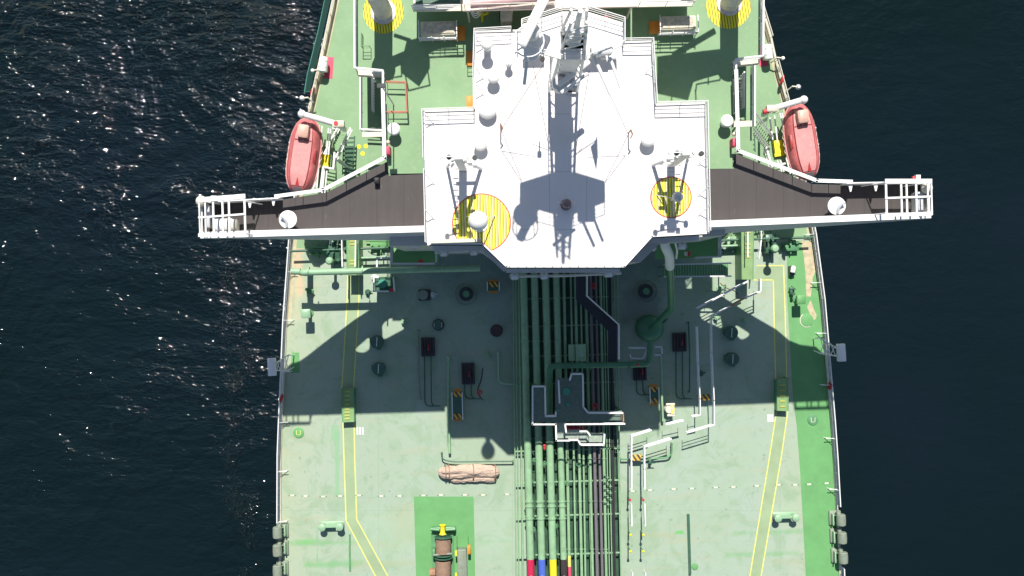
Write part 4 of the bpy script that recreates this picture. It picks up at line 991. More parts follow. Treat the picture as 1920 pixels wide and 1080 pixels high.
d2 = davit(((1507, 187), (1446, 205)), 'white davit arms and guide rails at the right lifeboat', [(1462, 212, 1474, 256), (1466, 212, 1479, 256), (1443, 220, 1449, 262), (1452, 216, 1458, 268), (1484, 290, 1493, 332), (1479, 290, 1488, 328), (1457, 300, 1466, 322), (1463, 300, 1470, 322), (1474, 296, 1482, 326)])
p = P(1431, 210, 8.3); part(d2, 'red_buoy', MB().tube([p, add3(p, (.4, .1, 0))], .19, 12), RED)
def boatplatform(poly, yel, lab, stair_a, stair_b, stz):
    z = 5.6; t = thing('embarkation_platform', lab, 'platform', P(*poly[0], z), 'embarkation platforms')
    part(t, 'floor', MB().prism(pp(poly, z), z - .15, z), GREENDK)
    part(t, 'boarding_plate', MB().prism(pp(yel, z + .3), z + .2, z + .3), YELLOW)
    for x, y in (poly[1], poly[2]):
        q = P(x, y, z); part(t, 'leg', MB().box((q[0] * .99, q[1], z / 2), (.2, .2, z)), GREYW)
    return t
boatplatform([(596, 240), (622, 240), (630, 300), (632, 362), (596, 362)], [(601, 287), (619, 287), (615, 316), (596, 314)], 'green embarkation platform with bright yellow plate beside the left lifeboat', 0, 0, 0)
boatplatform([(1440, 215), (1462, 210), (1490, 330), (1455, 320), (1432, 290)], [(1448, 264), (1466, 262), (1473, 291), (1453, 294)], 'green embarkation platform with bright yellow plate beside the right lifeboat', 0, 0, 0)
stair(P(622, 296, 5.7), P(650, 240, 4.0), .95, 12, 'white railed stair leading from the left boat platform to the deck')
stair(P(1440, 270, 5.7), P(1405, 225, 11), .95, 12, 'white railed stair leading from the right boat platform up to the passage')
railing([P(632, 290, 5.6), P(630, 320, 5.6), P(611, 316, 5.6), P(606, 358, 5.6)], 'white railing at the front of the left boat platform', r=.06, flat=.14)
railing([P(1430, 280, 5.6), P(1440, 315, 5.6), P(1464, 310, 5.6)], 'white railing at the front of the right boat platform', r=.06, flat=.14)
# lattice ladders of dark green standing near
def rack(x0, y0, x1, y1, n, z, lab, w=.9):
    a, b = P(x0, y0, z), P(x1, y1, z); t = thing('ladder_rack', lab, 'ladder', a)
    for sg in (-1, 1): part(t, 'side_rail', MB().tube([add3(a, (sg * w / 2, 0, 0)), add3(b, (sg * w / 2, 0, 0))], .05, 6), DARKG)
    for i in range(n):
        c = add3(a, mul(sub(b, a), (i + .5) / n)); part(t, 'rung', MB().box(c, (w, .16, .06)), DARKG)
rack(655, 255, 652, 328, 9, 1.0, 'dark green ladder rack lying behind the left wing railing')
rack(1404, 240, 1406, 285, 5, 1.0, 'dark green ladder rack lying behind the right wing railing')
for x, y, lab in ((673, 275, 'yellow deck dot, left of the pair behind the left wing'), (686, 274, 'yellow deck dot, right of the pair behind the left wing'), (680, 288, 'yellow deck dot below the pair behind the left wing')):
    p = P(x, y, .02); single('deck_dot', MB().lathe((p[0], p[1], 0.006), [(.19, 0), (.19, .02)], 18), YELLOW, lab, 'deck marking', p, group='yellow deck dots')

# liferaft canisters on red patches
for x, y, sx, lab in ((606, 121, 1, 'white liferaft canister on a red deck patch at the left rail'), (1440, 98, -1, 'white liferaft canister on a red deck patch at the right rail')):
    p = P(x + sx * 10, y + 6); struct('red_deck_patch', MB().box((p[0], p[1], .012), (.8, 1.85, .02), AX + sx * -.1), PINKRED)
    p = P(x, y, .9); loc = (p[0], p[1], 0); t = thing('liferaft_canister', lab, 'liferaft', loc, 'liferaft canisters')
    rot = -.1 * sx + pi / 2
    part(t, 'canister', MB().lathe(p, [(.2, -.66), (.36, -.6), (.38, -.5), (.38, .5), (.36, .6), (.2, .66)], 20, 'x', rot), WHITE)
    part(t, 'strap', MB().lathe(p, [(.39, -.3), (.395, -.22)], 20, 'x', rot), GREYW); part(t, 'strap', MB().lathe(p, [(.39, .22), (.395, .3)], 20, 'x', rot), GREYW)
    part(t, 'cradle', MB().box((p[0], p[1], .28), (.5, 1.0, .5)), CREAM)
# outboard lamps
for x, y, z, sg, lab in ((566, 184, 1.5, -1, 'grey outboard lamp on a bent bracket at the left rail'), (1497, 163, 1.5, 1, 'grey outboard lamp on a bent bracket at the right rail'), (586, 132, 1.2, -1, 'small white lamp at the left rail near the liferaft'), (1468, 109, 1.2, 1, 'small white lamp at the right rail near the liferaft')):
    p = P(x, y, z); t = thing('outboard_lamp', lab, 'lamp', p, 'outboard lamps at the rails')
    big = 'bent' in lab
    part(t, 'lamp', MB().lathe(add3(p, (0, 0, -.15)), [(.2 if big else .14, 0), (.22 if big else .16, .15), (.12, .3)], 14), GREYW if big else WHITE)
    part(t, 'bracket', MB().tube([p, add3(p, (-sg * .5, .05, 0)), add3(p, (-sg * .85, -.25, -.6))], .06, 6), CREAM)
# teal net hung outboard on the left
p = P(590, 60, .3); t = thing('safety_net', 'dark teal net hung outside the left rail at the top of the picture', 'net', p)
part(t, 'netting', MB().add([P(616, -60, -.8), P(611, -10, .9), P(612, 0, .9)][:0] + [P(613, -20, -1), P(624, -20, .6), P(606, 60, .6), P(587, 150, .6), P(581, 172, .6), P(571, 172, -1), P(576, 140, -1), P(596, 60, -1)], [(0, 1, 2, 7), (2, 3, 6, 7), (3, 4, 5, 6)]), NETM)
part(t, 'edge_rope', MB().tube([P(613, -20, -1), P(596, 60, -1), P(576, 140, -1), P(571, 172, -1), P(581, 172, .6)], .035, 6), TEAL)

# ================================================================== DECK EDGE RAILINGS
railing([P(x + 3, y) for x, y in LE if -180 <= y <= 320], 'white rail along the left deck edge behind the lifeboat', r=.045, step=1.5, mat=CREAM)
railing([P(562, 330), P(547, 450), P(536, 600), P(529, 760), P(525.5, 850), P(525, 975)], 'long white rail along the left deck edge ahead of the wing', r=.05, step=1.45, braces=1, inward=1)
railing([P(525, 1082), P(525, 1500)], 'white rail along the left deck edge past the fairleads', r=.05, step=1.45)
railing([P(x - 3, y) for x, y in RE if -180 <= y <= 100], 'white rail along the right deck edge behind the liferaft', r=.045, step=1.5, mat=CREAM)
railing([P(1453, 116), P(1472, 187), P(1499, 330)], 'white rail along the right deck edge beside the lifeboat', r=.045, step=1.5, mat=CREAM)
railing([P(1502, 335), P(1523, 440), P(1539, 560), P(1558, 785), P(1563, 855), P(1568, 945)], 'long white rail along the right deck edge ahead of the wing', r=.05, step=1.45, braces=1, inward=-1)
railing([P(1575, 1060), P(1590, 1500)], 'white rail along the right deck edge past the fairleads', r=.05, step=1.45)
# lifebuoys
def buoy(x, y, lab):
    p = P(x, y, .75); t = thing('lifebuoy', lab, 'lifebuoy', (p[0], p[1], 0), 'red lifebuoys on the rails')
    part(t, 'buoy_ring', MB().tube([add3(p, (.0 + .1 * cos(a), .32 * cos(a), .32 * sin(a))) for a in [2 * pi * i / 20 for i in range(21)]], .09, 8), RED)
    part(t, 'cover', MB().box(add3(p, (0, 0, .0)), (.14, .3, .3)), CRIMSON)
for x, y, lab in ((527, 748, 'red lifebuoy on the left rail level with the left ramp'), (1557, 722, 'red lifebuoy on the right rail level with the right ramp'), (586, 172, 'red lifebuoy on the left rail near the bent lamp'), (1466, 150, 'red lifebuoy on the right rail near the bent lamp')): buoy(x, y, lab)

# outboard lamp frames (white box on truss)
def trussbox(bx, by, rx, ry, sg, lab):
    z = 2.6; p = P(bx, by, z); q = P(rx, ry, 1.6); t = thing('outboard_light_frame', lab, 'light frame', q, 'outboard light frames')
    part(t, 'white_box', MB().box(p, (.62, 1.45, .5), AX * 2, bev=.03), WHITE)
    for dy in (-.5, .5):
        part(t, 'truss_arm', MB().tube([add3(q, (0, dy * 1.3, 0)), add3(p, (-sg * .3, dy * .6, 0))], .055, 6), WHITE)
        part(t, 'truss_leg', MB().tube([add3(q, (0, dy * 1.3, 0)), (q[0] - sg * .1, q[1] + dy, 0)], .05, 6), WHITE)
    for k in range(4):
        u = k / 4; a = add3(q, mul(sub(p, q), u)); b = add3(q, mul(sub(p, q), u + .22)); w0 = .62 - .3 * u
        part(t, 'truss_brace', MB().tube([add3(a, (0, w0, 0)), add3(b, (0, -w0 + .08, .05))], .035, 5).tube([add3(a, (0, -w0, .03)), add3(b, (0, w0 - .08, -.04))], .035, 5), WHITE)
trussbox(510, 688, 541, 680, -1, 'white box on a lattice arm reaching over the left rail')
trussbox(1577, 661, 1538, 648, 1, 'white box on a lattice arm reaching over the right rail')
struct('green_deck_patch', sheet([(547, 661), (561, 661), (562, 699), (545, 699)], .01), BRIGHTG)

# ================================================================== CARGO PIPES
def pipe_run(x_at, r, mat, lab, z=None, y0=505, y1=1400, band=None, grp='cargo pipes running forward along the deck', flanges=(), name='deck_pipe', shift=None):
    """x_at(y) px of the pipe centre"""
    z = z or (1.0 + r)
    pts = [P(x_at(y), y, z) for y in (y0, (y0 + y1) / 2, y1)]
    t = thing(name, lab, 'pipe', (pts[0][0], pts[0][1], 0), grp)
    n = 16 if r > .15 else 8
    if band:
        yb = band[1]
        part(t, 'pipe', MB().tube([P(x_at(y0), y0, z), P(x_at(yb), yb, z)], r, n), mat)
        bb = part(t, 'colour_band', MB().tube([P(x_at(yb), yb, z), P(x_at(yb + 60), yb + 60, z)], r * 1.01, n), band[0])
        q = P(x_at(yb + 38) + .5, yb + 38, z + r * 1.02)
        if r > .2:
            part(bb, 'painted_mark', MB().box((q[0], q[1], q[2] + .003), (.11, .55, .012)), WHITE)
        part(t, 'forward_pipe', MB().tube([P(x_at(yb + 60), yb + 60, z), P(x_at(y1), y1, z)], r, n), mat)
    else:
        part(t, 'pipe', MB().tube([P(x_at(y0), y0, z), P(x_at(y1), y1, z)], r, n), mat)
    for fy in flanges:
        c = P(x_at(fy), fy, z); d = norm(sub(P(x_at(fy + 10), fy + 10, z), c))
        part(t, 'flange', MB().tube([add3(c, mul(d, -.04)), add3(c, mul(d, .04))], r * 1.18 + .02, n), mat)
    return t
def lin(xa, xb): return lambda y: xa + (xb - xa) * (y - 540) / 500.0
BIG = [(982, 994.5, .31, CRIMSON, 'leftmost thick green cargo pipe, ending in a crimson band'), (1002.5, 1015.5, .31, BLUE, 'second thick green cargo pipe, ending in a blue band'), (1023, 1036.5, .31, YELLOW, 'third thick green cargo pipe, ending in a yellow band'), (1043, 1056.5, .27, UMBER, 'fourth thick green cargo pipe, ending in a black band')]
for xa, xb, r, bm_, lab in BIG:
    pipe_run(lin(xa, xb), r, PIPEG, lab, 1.55, band=(bm_, 1048), flanges=(822, 940, 949, 972, 780, 640) if xa != 1023 else (822, 828, 940, 949, 972, 640), y0=508, grp='thick cargo pipes with colour bands', name='cargo_pipe')
SM = [(962.5, 967.5, .05, PIPEG, 'thin green pipe at the far left of the pipe rack', 1.0), (967.5, 972.5, .05, PIPEG, 'second thin green pipe from the left of the rack', 1.1), (973.5, 980, .075, PIPEG, 'third thin green pipe beside the crimson banded one', 1.2),
      (1057.5, 1067, .13, PIPEG, 'medium green pipe just right of the black banded one', 1.3), (1070.5, 1079, .085, PIPEG, 'slim green pipe second right of the black banded one', 1.3), (1079, 1090, .125, PIPEG, 'medium green pipe left of the middle of the rack', 1.3),
      (1089, 1097, .085, PIPEG, 'slim green pipe in the middle of the rack', 1.2), (1099, 1110.5, .12, PIPEG, 'medium green pipe left of the purple grey pair', 1.3), (1107.5, 1119, .13, PURPG, 'left purple grey pipe of the pair', 1.5), (1117, 1128.5, .12, PURPG, 'right purple grey pipe of the pair', 1.3),
      (1126, 1136, .12, PIPEG, 'green pipe with valves right of the purple grey pair', 1.2), (1132, 1142, .05, PIPEG, 'very thin green pipe right of the valve pipe', 1.1), (1137, 1147, .05, PIPEG, 'pale thin conduit left of the black cable tray', 1.1), (1158, 1163.5, .055, PIPEG, 'thin green pipe at the right edge of the rack', .9)]
for xa, xb, r, m_, lab, z in SM:
    bd = None
    if 'far left' in lab: bd = None
    pipe_run(lin(xa, xb), r, m_, lab, z, y0=512, flanges=(940, 1030, 860) if r > .08 else (), grp='thin pipes in the deck pipe rack')
# short yellow pink marked pipe end
p = P(1067.5, 1045, 1.45); t = thing('marked_pipe_end', 'small pipe top painted yellow then pink between the black and green pipes', 'pipe', p)
part(t, 'yellow_band', MB().tube([P(1067.3, 1042, 1.35), P(1067.7, 1062, 1.35)], .145, 12), LEMON); part(t, 'pink_band', MB().tube([P(1067.7, 1062, 1.35), P(1068.2, 1085, 1.35)], .145, 12), PINKRED)
# cable tray black
tr = thing('cable_tray', 'black cable tray along the right of the pipe rack', 'cable tray', P(1150, 900, 0))
def bar(mb, xa, xb, y0, y1, w, z, h): 
    a, b = P(xa, y0, z), P(xb, y1, z); c = mul(add3(a, b), .5); return mb.box(c, (w, hypot(b[0] - a[0], b[1] - a[1]), h), atan2(-(a[0] - b[0]), (a[1] - b[1])))
part(tr, 'tray', bar(MB(), 1143, 1158, 520, 1400, .22, .95, .1), BLACK)
part(tr, 'cable', bar(MB(), 1141, 1156, 520, 1400, .05, 1.05, .05), DARKST); part(tr, 'cable', bar(MB(), 1145, 1160, 520, 1400, .06, 1.05, .05), UMBER)
# pipe supports / cross beams
for i, y in enumerate((560, 612, 668, 720, 790, 845, 904, 967, 1040, 1100)):
    a, b = P(962 + (y - 540) * .012, y + 1, .85), P(1165, y - 4, .85); c = mul(add3(a, b), .5)
    lab = ['rearmost', 'second', 'third', 'fourth', 'fifth', 'sixth', 'seventh', 'eighth', 'ninth', 'tenth'][i]
    t = thing('pipe_support', '%s green cross beam under the pipe rack counted from the bridge' % lab, 'pipe support', (c[0], c[1], 0), 'cross beams carrying the pipes')
    part(t, 'beam', MB().box(c, (hypot(b[0] - a[0], b[1] - a[1]), .11, .12)), PALEG)
    for k in range(9):
        u = (k + .5) / 9; q = add3(a, mul(sub(b, a), u)); part(t, 'leg', MB().box((q[0], q[1], .4), (.1, .1, .78)), MIDG)
    for x in (992, 1013, 1034, 1054):
        q = P(x + (y - 930) * .024, y, 1.15); part(t, 'saddle', MB().box((q[0] + .42, q[1] - .15, 1.1), (.08, .3, .5), AX + .5), DARKG)
# deck below the pipes, their shadow painted in as dark green
struct('pipe_rack_shadow_paint', sheet([(978, 505), (1140, 502), (1160, 900), (1166, 1400), (1003, 1400), (984, 900)], .006), paint('pipe_shadow_green', (.035, .085, .05), .5, .3, 1.0))
# valve manifold bunch at right green pipe
t = thing('valve_cluster', 'cluster of small green valves on the thin pipes beside the cable tray', 'valves', P(1136, 905, 1))
for k in range(14):
    y = 890 + k * 4.2; x = 1134 + (k % 3) * 5 + (y - 900) * .02; q = P(x, y, 1.5)
    part(t, 'valve', MB().cyl(q, .07, .18, 8).box(add3(q, (0, 0, .2)), (.22, .05, .05)), PIPEG)
# small valves with handwheels in between pipes at 860 and others
k = 0
for x, y in ((1001, 862), (1021, 868), (1001, 992), (1043, 985), (1063, 905), (1085, 870)):
    q = P(x, y, 1.4); t = thing('pipe_valve', ['green valve left of the blue banded pipe, rear', 'green valve left of the yellow banded pipe, rear', 'green valve left of the blue banded pipe, near the bands', 'green valve right of the yellow banded pipe, near the bands', 'green valve right of the black banded pipe', 'green valve between slim pipes near the platform'][k], 'valve', q); k += 1
    part(t, 'valve_body', MB().cyl(add3(q, (0, 0, -.4)), .1, .5, 10), MIDG); part(t, 'handwheel', MB().tube([add3(q, (cos(a) * .16, sin(a) * .16, .2)) for a in [2 * pi * i / 12 for i in range(13)]], .025, 5), MIDG)
p = P(1021, 838, 1.9); t = thing('red_valve', 'bright red valve between the blue and yellow banded pipes', 'valve', p)
part(t, 'valve_body', MB().box(p, (.2, .42, .3), bev=.03), RED); part(t, 'handle', MB().box(add3(p, (0, .15, .2)), (.3, .06, .05)), RED)
# cross pipe and elbows to the round tank
def elbow(pts, k=6):                    # round the corners of a path
    out = [pts[0]]
    for i in range(1, len(pts) - 1):
        p, a, b = pts[i], pts[i - 1], pts[i + 1]
        ra = .45 * min(1, 1.1 / sqrt(dot(sub(a, p), sub(a, p)))); rb = .45 * min(1, 1.1 / sqrt(dot(sub(b, p), sub(b, p))))
        A_ = add3(p, mul(sub(a, p), ra)); B_ = add3(p, mul(sub(b, p), rb))
        for j in range(k + 1):
            t = j / k; out.append(add3(add3(mul(A_, (1 - t) ** 2), mul(p, 2 * t * (1 - t))), mul(B_, t * t)))
    out.append(pts[-1]); return out
p = P(1033, 770, 2.4); t = thing('crossover_pipe', 'thick green pipe crossing over the rack to the round tank head', 'pipe', P(1030, 735, 0))
part(t, 'pipe', MB().tube(elbow([P(1031, 775, 2.2), P(1031, 686, 3.2), P(1217, 683, 3.2), P(1220, 640, 3.0)]), .25, 16), DARKPIPE)
for x in (1062, 1107, 1180): q = P(x, 686, 3.2); part(t, 'flange', MB().tube([add3(q, (-.04, 0, 0)), add3(q, (.04, 0, 0))], .33, 16), DARKPIPE)
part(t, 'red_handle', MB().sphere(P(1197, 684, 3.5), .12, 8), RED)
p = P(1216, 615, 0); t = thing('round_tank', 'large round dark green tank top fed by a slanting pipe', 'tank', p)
part(t, 'dome', MB().lathe(p, [(1.15, 0), (1.15, .9), (1.1, 1.2), (.8, 1.5), (.4, 1.65), (.02, 1.7)], 32), DARKPIPE)
part(t, 'slanting_pipe', MB().tube(elbow([P(1222, 616, 1.6), P(1240, 597, 3.2), P(1259, 578, 5.0), P(1256, 490, 12.0)]), .27, 16), DARKPIPE)
p = P(1255, 492, 13); t = thing('exhaust_pipe', 'fat white bent pipe under the roof edge leading into the green pipe', 'pipe', p)
part(t, 'pipe', MB().tube(elbow([P(1256, 500, 11.6), P(1255, 478, 14.5), P(1247, 462, 16), P(1246, 452, 16.3)]), .33, 16), WHITE)
part(t, 'branch', MB().tube(elbow([P(1268, 484, 14), P(1270, 470, 15.5), P(1266, 455, 16.5)]), .07, 8), WHITE)
# twin locker between pipes
p = P(1079, 661, 2.0); t = thing('twin_locker', 'grey green double locker lying across the pipes in shade', 'locker', p)
part(t, 'left_box', MB().box(add3(p, (-.32, 0, 0)), (.52, 1.35, .5), bev=.03), PALEG); part(t, 'right_box', MB().box(add3(p, (.42, 0, .05)), (.86, 1.42, .6), bev=.03), PALEG)
part(t, 'painted_mark', MB().box(add3(p, (.45, -.25, .36)), (.3, .06, .01)).box(add3(p, (.45, -.12, .36)), (.06, .25, .01)), GREYW)

# walkway edge curb white (1100,515)->(1158,605)->(1158,670)
railing([P(1099, 515, 2.6), P(1099, 555, 2.6), P(1158, 608, 2.6), P(1158, 672, 2.6)], 'white handrail of the dark gangway slanting across the pipes', r=.06, step=1.6, mids=1)
t = thing('gangway', 'dark gangway slanting right over the shaded pipes', 'gangway', P(1090, 515, 2.5))
part(t, 'walk_floor', MB().prism([P(x, y, 2.5)[:2] for x, y in [(1080, 510), (1080, 562), (1140, 620), (1140, 680), (1157, 680), (1157, 608), (1098, 555), (1098, 510)]], 2.4, 2.5), paint('dark_grating', (.03, .03, .04), .7))

# ---- valve platform with white rails
PZ2 = 3.4
t = thing('valve_platform', 'grey green raised platform with teal round lids in the middle of the deck', 'platform', P(1060, 750, 0))
up_ = [(998, 722), (1021, 722), (1022, 776), (1041, 776), (1041, 709), (1071, 709), (1071, 698), (1092, 698), (1092, 760), (1101, 770), (1166, 770), (1168, 790), (998, 792)]
part(t, 'floor', MB().prism(pp(up_, PZ2), PZ2 - .12, PZ2), GRATE)
lo_ = [(1042, 792), (1060, 792), (1060, 806), (1100, 806), (1104, 812), (1130, 812), (1129, 829), (1086, 829), (1083, 821), (1043, 822)]
part(t, 'lower_floor', MB().prism(pp(lo_, PZ2 - .3), PZ2 - .42, PZ2 - .3), paint('pale_grating', (.30, .36, .29), .7, .2, 6))
for x, y in ((1000, 725), (1000, 788), (1090, 702), (1095, 788), (1164, 773), (1164, 788), (1045, 820), (1126, 826)):
    q = P(x, y, PZ2); part(t, 'leg', MB().box((q[0], q[1], (PZ2 - .45) / 2), (.15, .15, PZ2 - .5)), MIDG)
for x, y, r in ((1062, 734, .33), (1065, 758, .17), (1046, 769, .11), (1063, 785, .11)):
    q = P(x, y, PZ2); part(t, 'round_lid', MB().lathe(q, [(r, 0), (r, .12), (r * .9, .16), (.01, .17)], 22), TEAL)
q = P(1167, 780, PZ2); part(t, 'end_gate', MB().box(add3(q, (0, 0, .4)), (.1, .7, .6)), RUST)
RR = dict(r=.045, flat=.13, step=1.4, mat=WHITE, mids=1)
railing([P(1022, 776, PZ2), P(1021, 722, PZ2), P(998, 722, PZ2), P(998, 792, PZ2), P(1041, 792, PZ2), P(1042, 822, PZ2), P(1066, 822, PZ2)], 'white railing round the left arm of the valve platform', **RR)
railing([P(1022, 777, PZ2), P(1041, 777, PZ2), P(1041, 770, PZ2)], 'short white railing in the notch of the valve platform', **RR)
railing([P(1067, 710, PZ2), P(1070, 699, PZ2), P(1091, 699, PZ2), P(1092, 760, PZ2), P(1101, 771, PZ2), P(1164, 771, PZ2)], 'white railing round the top and right of the valve platform', **RR)
railing([P(1168, 791, PZ2), P(1058, 792, PZ2), P(1060, 806, PZ2)], 'thick white railing along the lower side of the valve platform', **RR)
railing([P(1066, 821, PZ2 - .3), P(1082, 821, PZ2 - .3), P(1087, 830, PZ2 - .3), P(1130, 830, PZ2 - .3), P(1131, 811, PZ2 - .3)], 'white railing round the pale lower step of the valve platform', **RR)
railing([P(1086, 805, PZ2 - .3), P(1099, 805, PZ2 - .3), P(1104, 812, PZ2 - .3)], 'short white kinked railing above the pale lower step', **RR)
railing([P(1046, 712, PZ2), P(1048, 752, PZ2)], 'single upright white rail inside the valve platform', **RR)
t = thing('red_valve_gear', 'red valve gear under the lower edge of the valve platform', 'valve', P(1080, 797, 2))
part(t, 'manifold', MB().tube([P(1062, 803, 2.2), P(1086, 803, 2.2)], .14, 10), CRIMSON)
for x, y in ((1064, 798), (1093, 799)):
    q = P(x, y, 2.6); part(t, 'handwheel', MB().tube([add3(q, (cos(a) * .24, sin(a) * .24, 0)) for a in [2 * pi * i / 14 for i in range(15)]], .045, 6).box(q, (.45, .05, .04)), RED)
for x, y, lab in ((1030, 722, 'small red valve left of the valve platform neck'), (1116, 761, 'dark red valve wheel above the platform arm'), (899, 735, 'dull red valve wheel in the shade left of the pipes'), (1113, 536, 'dim red valve just under the wheelhouse front'), (789, 492, 'red valve star on the low left front deck')):
    q = P(x, y, 2.0 if 'star' not in lab else ZF + .6); t = thing('red_valve', lab, 'valve', q)
    part(t, 'valve_stem', MB().cyl(add3(q, (0, 0, -.5)), .07, .6, 8), MAROON)
    part(t, 'handwheel', MB().tube([add3(q, (cos(a) * .2, sin(a) * .2, .12)) for a in [2 * pi * i / 12 for i in range(13)]], .045, 6).box(add3(q, (0, 0, .12)), (.4, .05, .04)).box(add3(q, (0, 0, .12)), (.05, .4, .04)), RED)
q = P(1290, 476, ZF + .6); t = thing('red_valve', 'red valve with white cap on the low right front deck', 'valve', q); part(t, 'valve_body', MB().box(q, (.3, .35, .5), bev=.04), RED); part(t, 'cap', MB().box(add3(q, (-.2, 0, .2)), (.22, .3, .2)), CREAM)

# ================================================================== LEFT SIDE DECK EQUIPMENT
def arch_pipe():
    z = 3.9; t = thing('arch_pipe', 'thick pale green pipe bridging the left deck in front of the wing', 'pipe', P(548, 508, 0))
    part(t, 'pipe', MB().tube(elbow([P(568, 545, 0)[:2] + (0.0,), (P(550, 512, z)[0] + .6, P(550, 512, z)[1], 3.9)][:0] + [(P(563, 511, z)[0], P(563, 511, z)[1], .0), (P(563, 511, z)[0], P(563, 511, z)[1], z), P(900, 503, z)]), .26, 18), PALEG)
    for x in (579, 680, 830): q = P(x, 509 - (x - 545) * .024, z); part(t, 'flange', MB().tube([add3(q, (-.05, 0, 0)), add3(q, (.05, 0, 0))], .33, 18), PALEG)
    part(t, 'stub', MB().tube([P(546, 509, z), P(563, 509, z)], .26, 18), PALEG)
    for x in (640, 730): q = P(x, 507, z); part(t, 'support', MB().box((q[0], q[1], z / 2 - .15), (.12, .12, z - .3)), MIDG)
arch_pipe()
def tallvent(x, y, h, r, lab, body=PALEG, box=False, dy=0):
    """x, y: where the head is seen"""
    q = P(x, y, h); t = thing('air_vent', lab, 'air vent', (q[0], q[1], 0), 'air vents on the side decks')
    if box:
        part(t, 'head', MB().box((q[0], q[1], h - .2), (.75, .75, .45), bev=.06), body)
    else:
        part(t, 'head', MB().lathe((q[0], q[1], h - .35), [(r * .6, 0), (r, .1), (r, .25), (r * .7, .38), (.01, .42)], 24), body)
    part(t, 'pipe', MB().cyl((q[0], q[1], 0), r * .38, h - .3, 12), MIDG)
    part(t, 'base_flange', MB().cyl((q[0], q[1], 0), r * .7, .12, 16), MIDG)
    return t
tallvent(617, 489, 2.9, .32, 'pale green round headed vent above the arch pipe on the left deck')
tallvent(1454, 466, 2.6, .34, 'pale green round headed vent on the right deck near the gold line')
tallvent(573, 588, 1.9, .4, 'square pale green vent near the left rail below the arch pipe', box=True)
tallvent(1503, 562, 1.6, .4, 'square green vent near the right rail above the barred circle', box=True, body=BRIGHTG)
def machine(x, y, w, d, h, lab, mat=DARKG, n=6):
    q = P(x, y, 0); t = thing('deck_machine', lab, 'deck machinery', q)
    part(t, 'frame', MB().box(add3(q, (0, 0, h * .35)), (w, d, h * .5), bev=.03), mat)
    for i in range(n):
        a = add3(q, ((random.random() - .5) * w, (random.random() - .5) * d, 0)); part(t, 'valve', MB().cyl(a, .09 + random.random() * .07, h * (.7 + random.random() * .5), 9), mat)
    part(t, 'pipework', MB().tube([add3(q, (-w * .7, d * .3, h * .6)), add3(q, (w * .7, d * .25, h * .6))], .07, 8).tube([add3(q, (0, -d * .8, h * .4)), add3(q, (0, d * .7, h * .4))], .06, 8), mat)
    return t
machine(630, 470, .9, 1.8, 1.8, 'dark green valve machinery under the left wing edge')
machine(600, 470, 1.6, .8, 1.0, 'green mooring gear close to the left rail under the wing', MIDG)
machine(1440, 458, .9, 1.6, 1.6, 'dark green valve machinery under the right wing edge')
machine(1480, 462, 1.3, .8, 1.0, 'green gear close to the right rail under the wing', MIDG)
machine(1372, 455, 1.0, 1.0, .9, 'pale green pump set between right gangway and front deck', PALEG)
machine(715, 458, 1.8, .9, .7, 'pale green pump set between left gangway and front deck', BRIGHTG)
machine(583, 546, .5, .35, 1.0, 'small bright green valve below the arch pipe', MIDG, 3)
machine(1483, 545, .35, .6, .7, 'small green stand near the right rail', DARKG, 2)
q = P(1487, 505, .6); t = thing('capstan_motor', 'small chrome white motor near the right rail stain', 'motor', q)
part(t, 'motor', MB().lathe(q, [(.12, -.3), (.2, -.25), (.2, .2), (.12, .3)], 14, 'x', 1.4), WHITE); part(t, 'base', MB().box(add3(q, (0, -.1, -.35)), (.5, .8, .3)), DARKST)
# fire lines crossing under the wing
for (a, b, z, lab) in (((545, 471), (745, 464), 1.2, 'dark cross pipe under the left wing'), ((1350, 451), (1524, 445), 1.2, 'dark cross pipe under the right wing'), ((672, 484), (728, 482), .9, 'short green cross pipe between left gangway and low deck'), ((1345, 462), (1391, 460), .9, 'short green cross pipe left of the right gangway')):
    pts = [P(*a, z), P(*b, z)]; t = thing('cross_pipe', lab, 'pipe', pts[0]); part(t, 'pipe', MB().tube(pts, .1, 10), DARKG if 'dark' in lab else PALEG)
    for u in (.2, .8): q = add3(pts[0], mul(sub(pts[1], pts[0]), u)); part(t, 'support', MB().box((q[0], q[1], z / 2), (.1, .1, z)), MIDG)
# raised gangways under wing edges with steps
def step_ramp(L, R, z, lab, steps, h=1.0):
    t = thing('step_ramp', lab, 'ramp', P(*L[0], 0), 'raised green ramps on the painted walkways')
    part(t, 'deck_plate', MB().prism([P(x, y, z)[:2] for x, y in L + R[::-1]], z - .08, z), paint('ramp_green', (.20, .33, .13), .6, .12) if 'ramp_green' not in MATS else MATS['ramp_green'])
    for S_ in (L, R):
        a, b = P(*S_[0], z), P(*S_[-1], z); c = mul(add3(a, b), .5)
        part(t, 'side_plate', MB().box((c[0], c[1], z * .5), (.06, hypot(b[0] - a[0], b[1] - a[1]), z + .06), atan2(-(b[0] - a[0]), (b[1] - a[1]))), MIDG)
    for sx, sy in steps:
        q = P(sx, sy, z); part(t, 'step', MB().box(add3(q, (0, 0, .03)), (.42, .12, .05)), paint('step_yellow', (.45, .45, .10), .6) if 'step_yellow' not in MATS else MATS['step_yellow'])
    return t
step_ramp([(641, 728), (641, 760), (642, 792)], [(663, 728), (663, 760), (664, 791)], .8, 'raised green ramp on the left painted walkway', [(651, y) for y in (734, 742, 750, 758, 767, 773, 779, 785)])
step_ramp([(1457, 712), (1458, 740), (1457, 770)], [(1476, 708), (1479, 740), (1478, 771)], .8, 'raised green ramp on the right painted walkway', [(1467, y) for y in (722, 732, 742, 752, 762)])
step_ramp([(650, 440), (651, 516)], [(672, 440), (673, 516)], 2.2, 'raised green gangway coming out from under the left wing', [(661, y) for y in (452, 458, 489, 495, 512)])
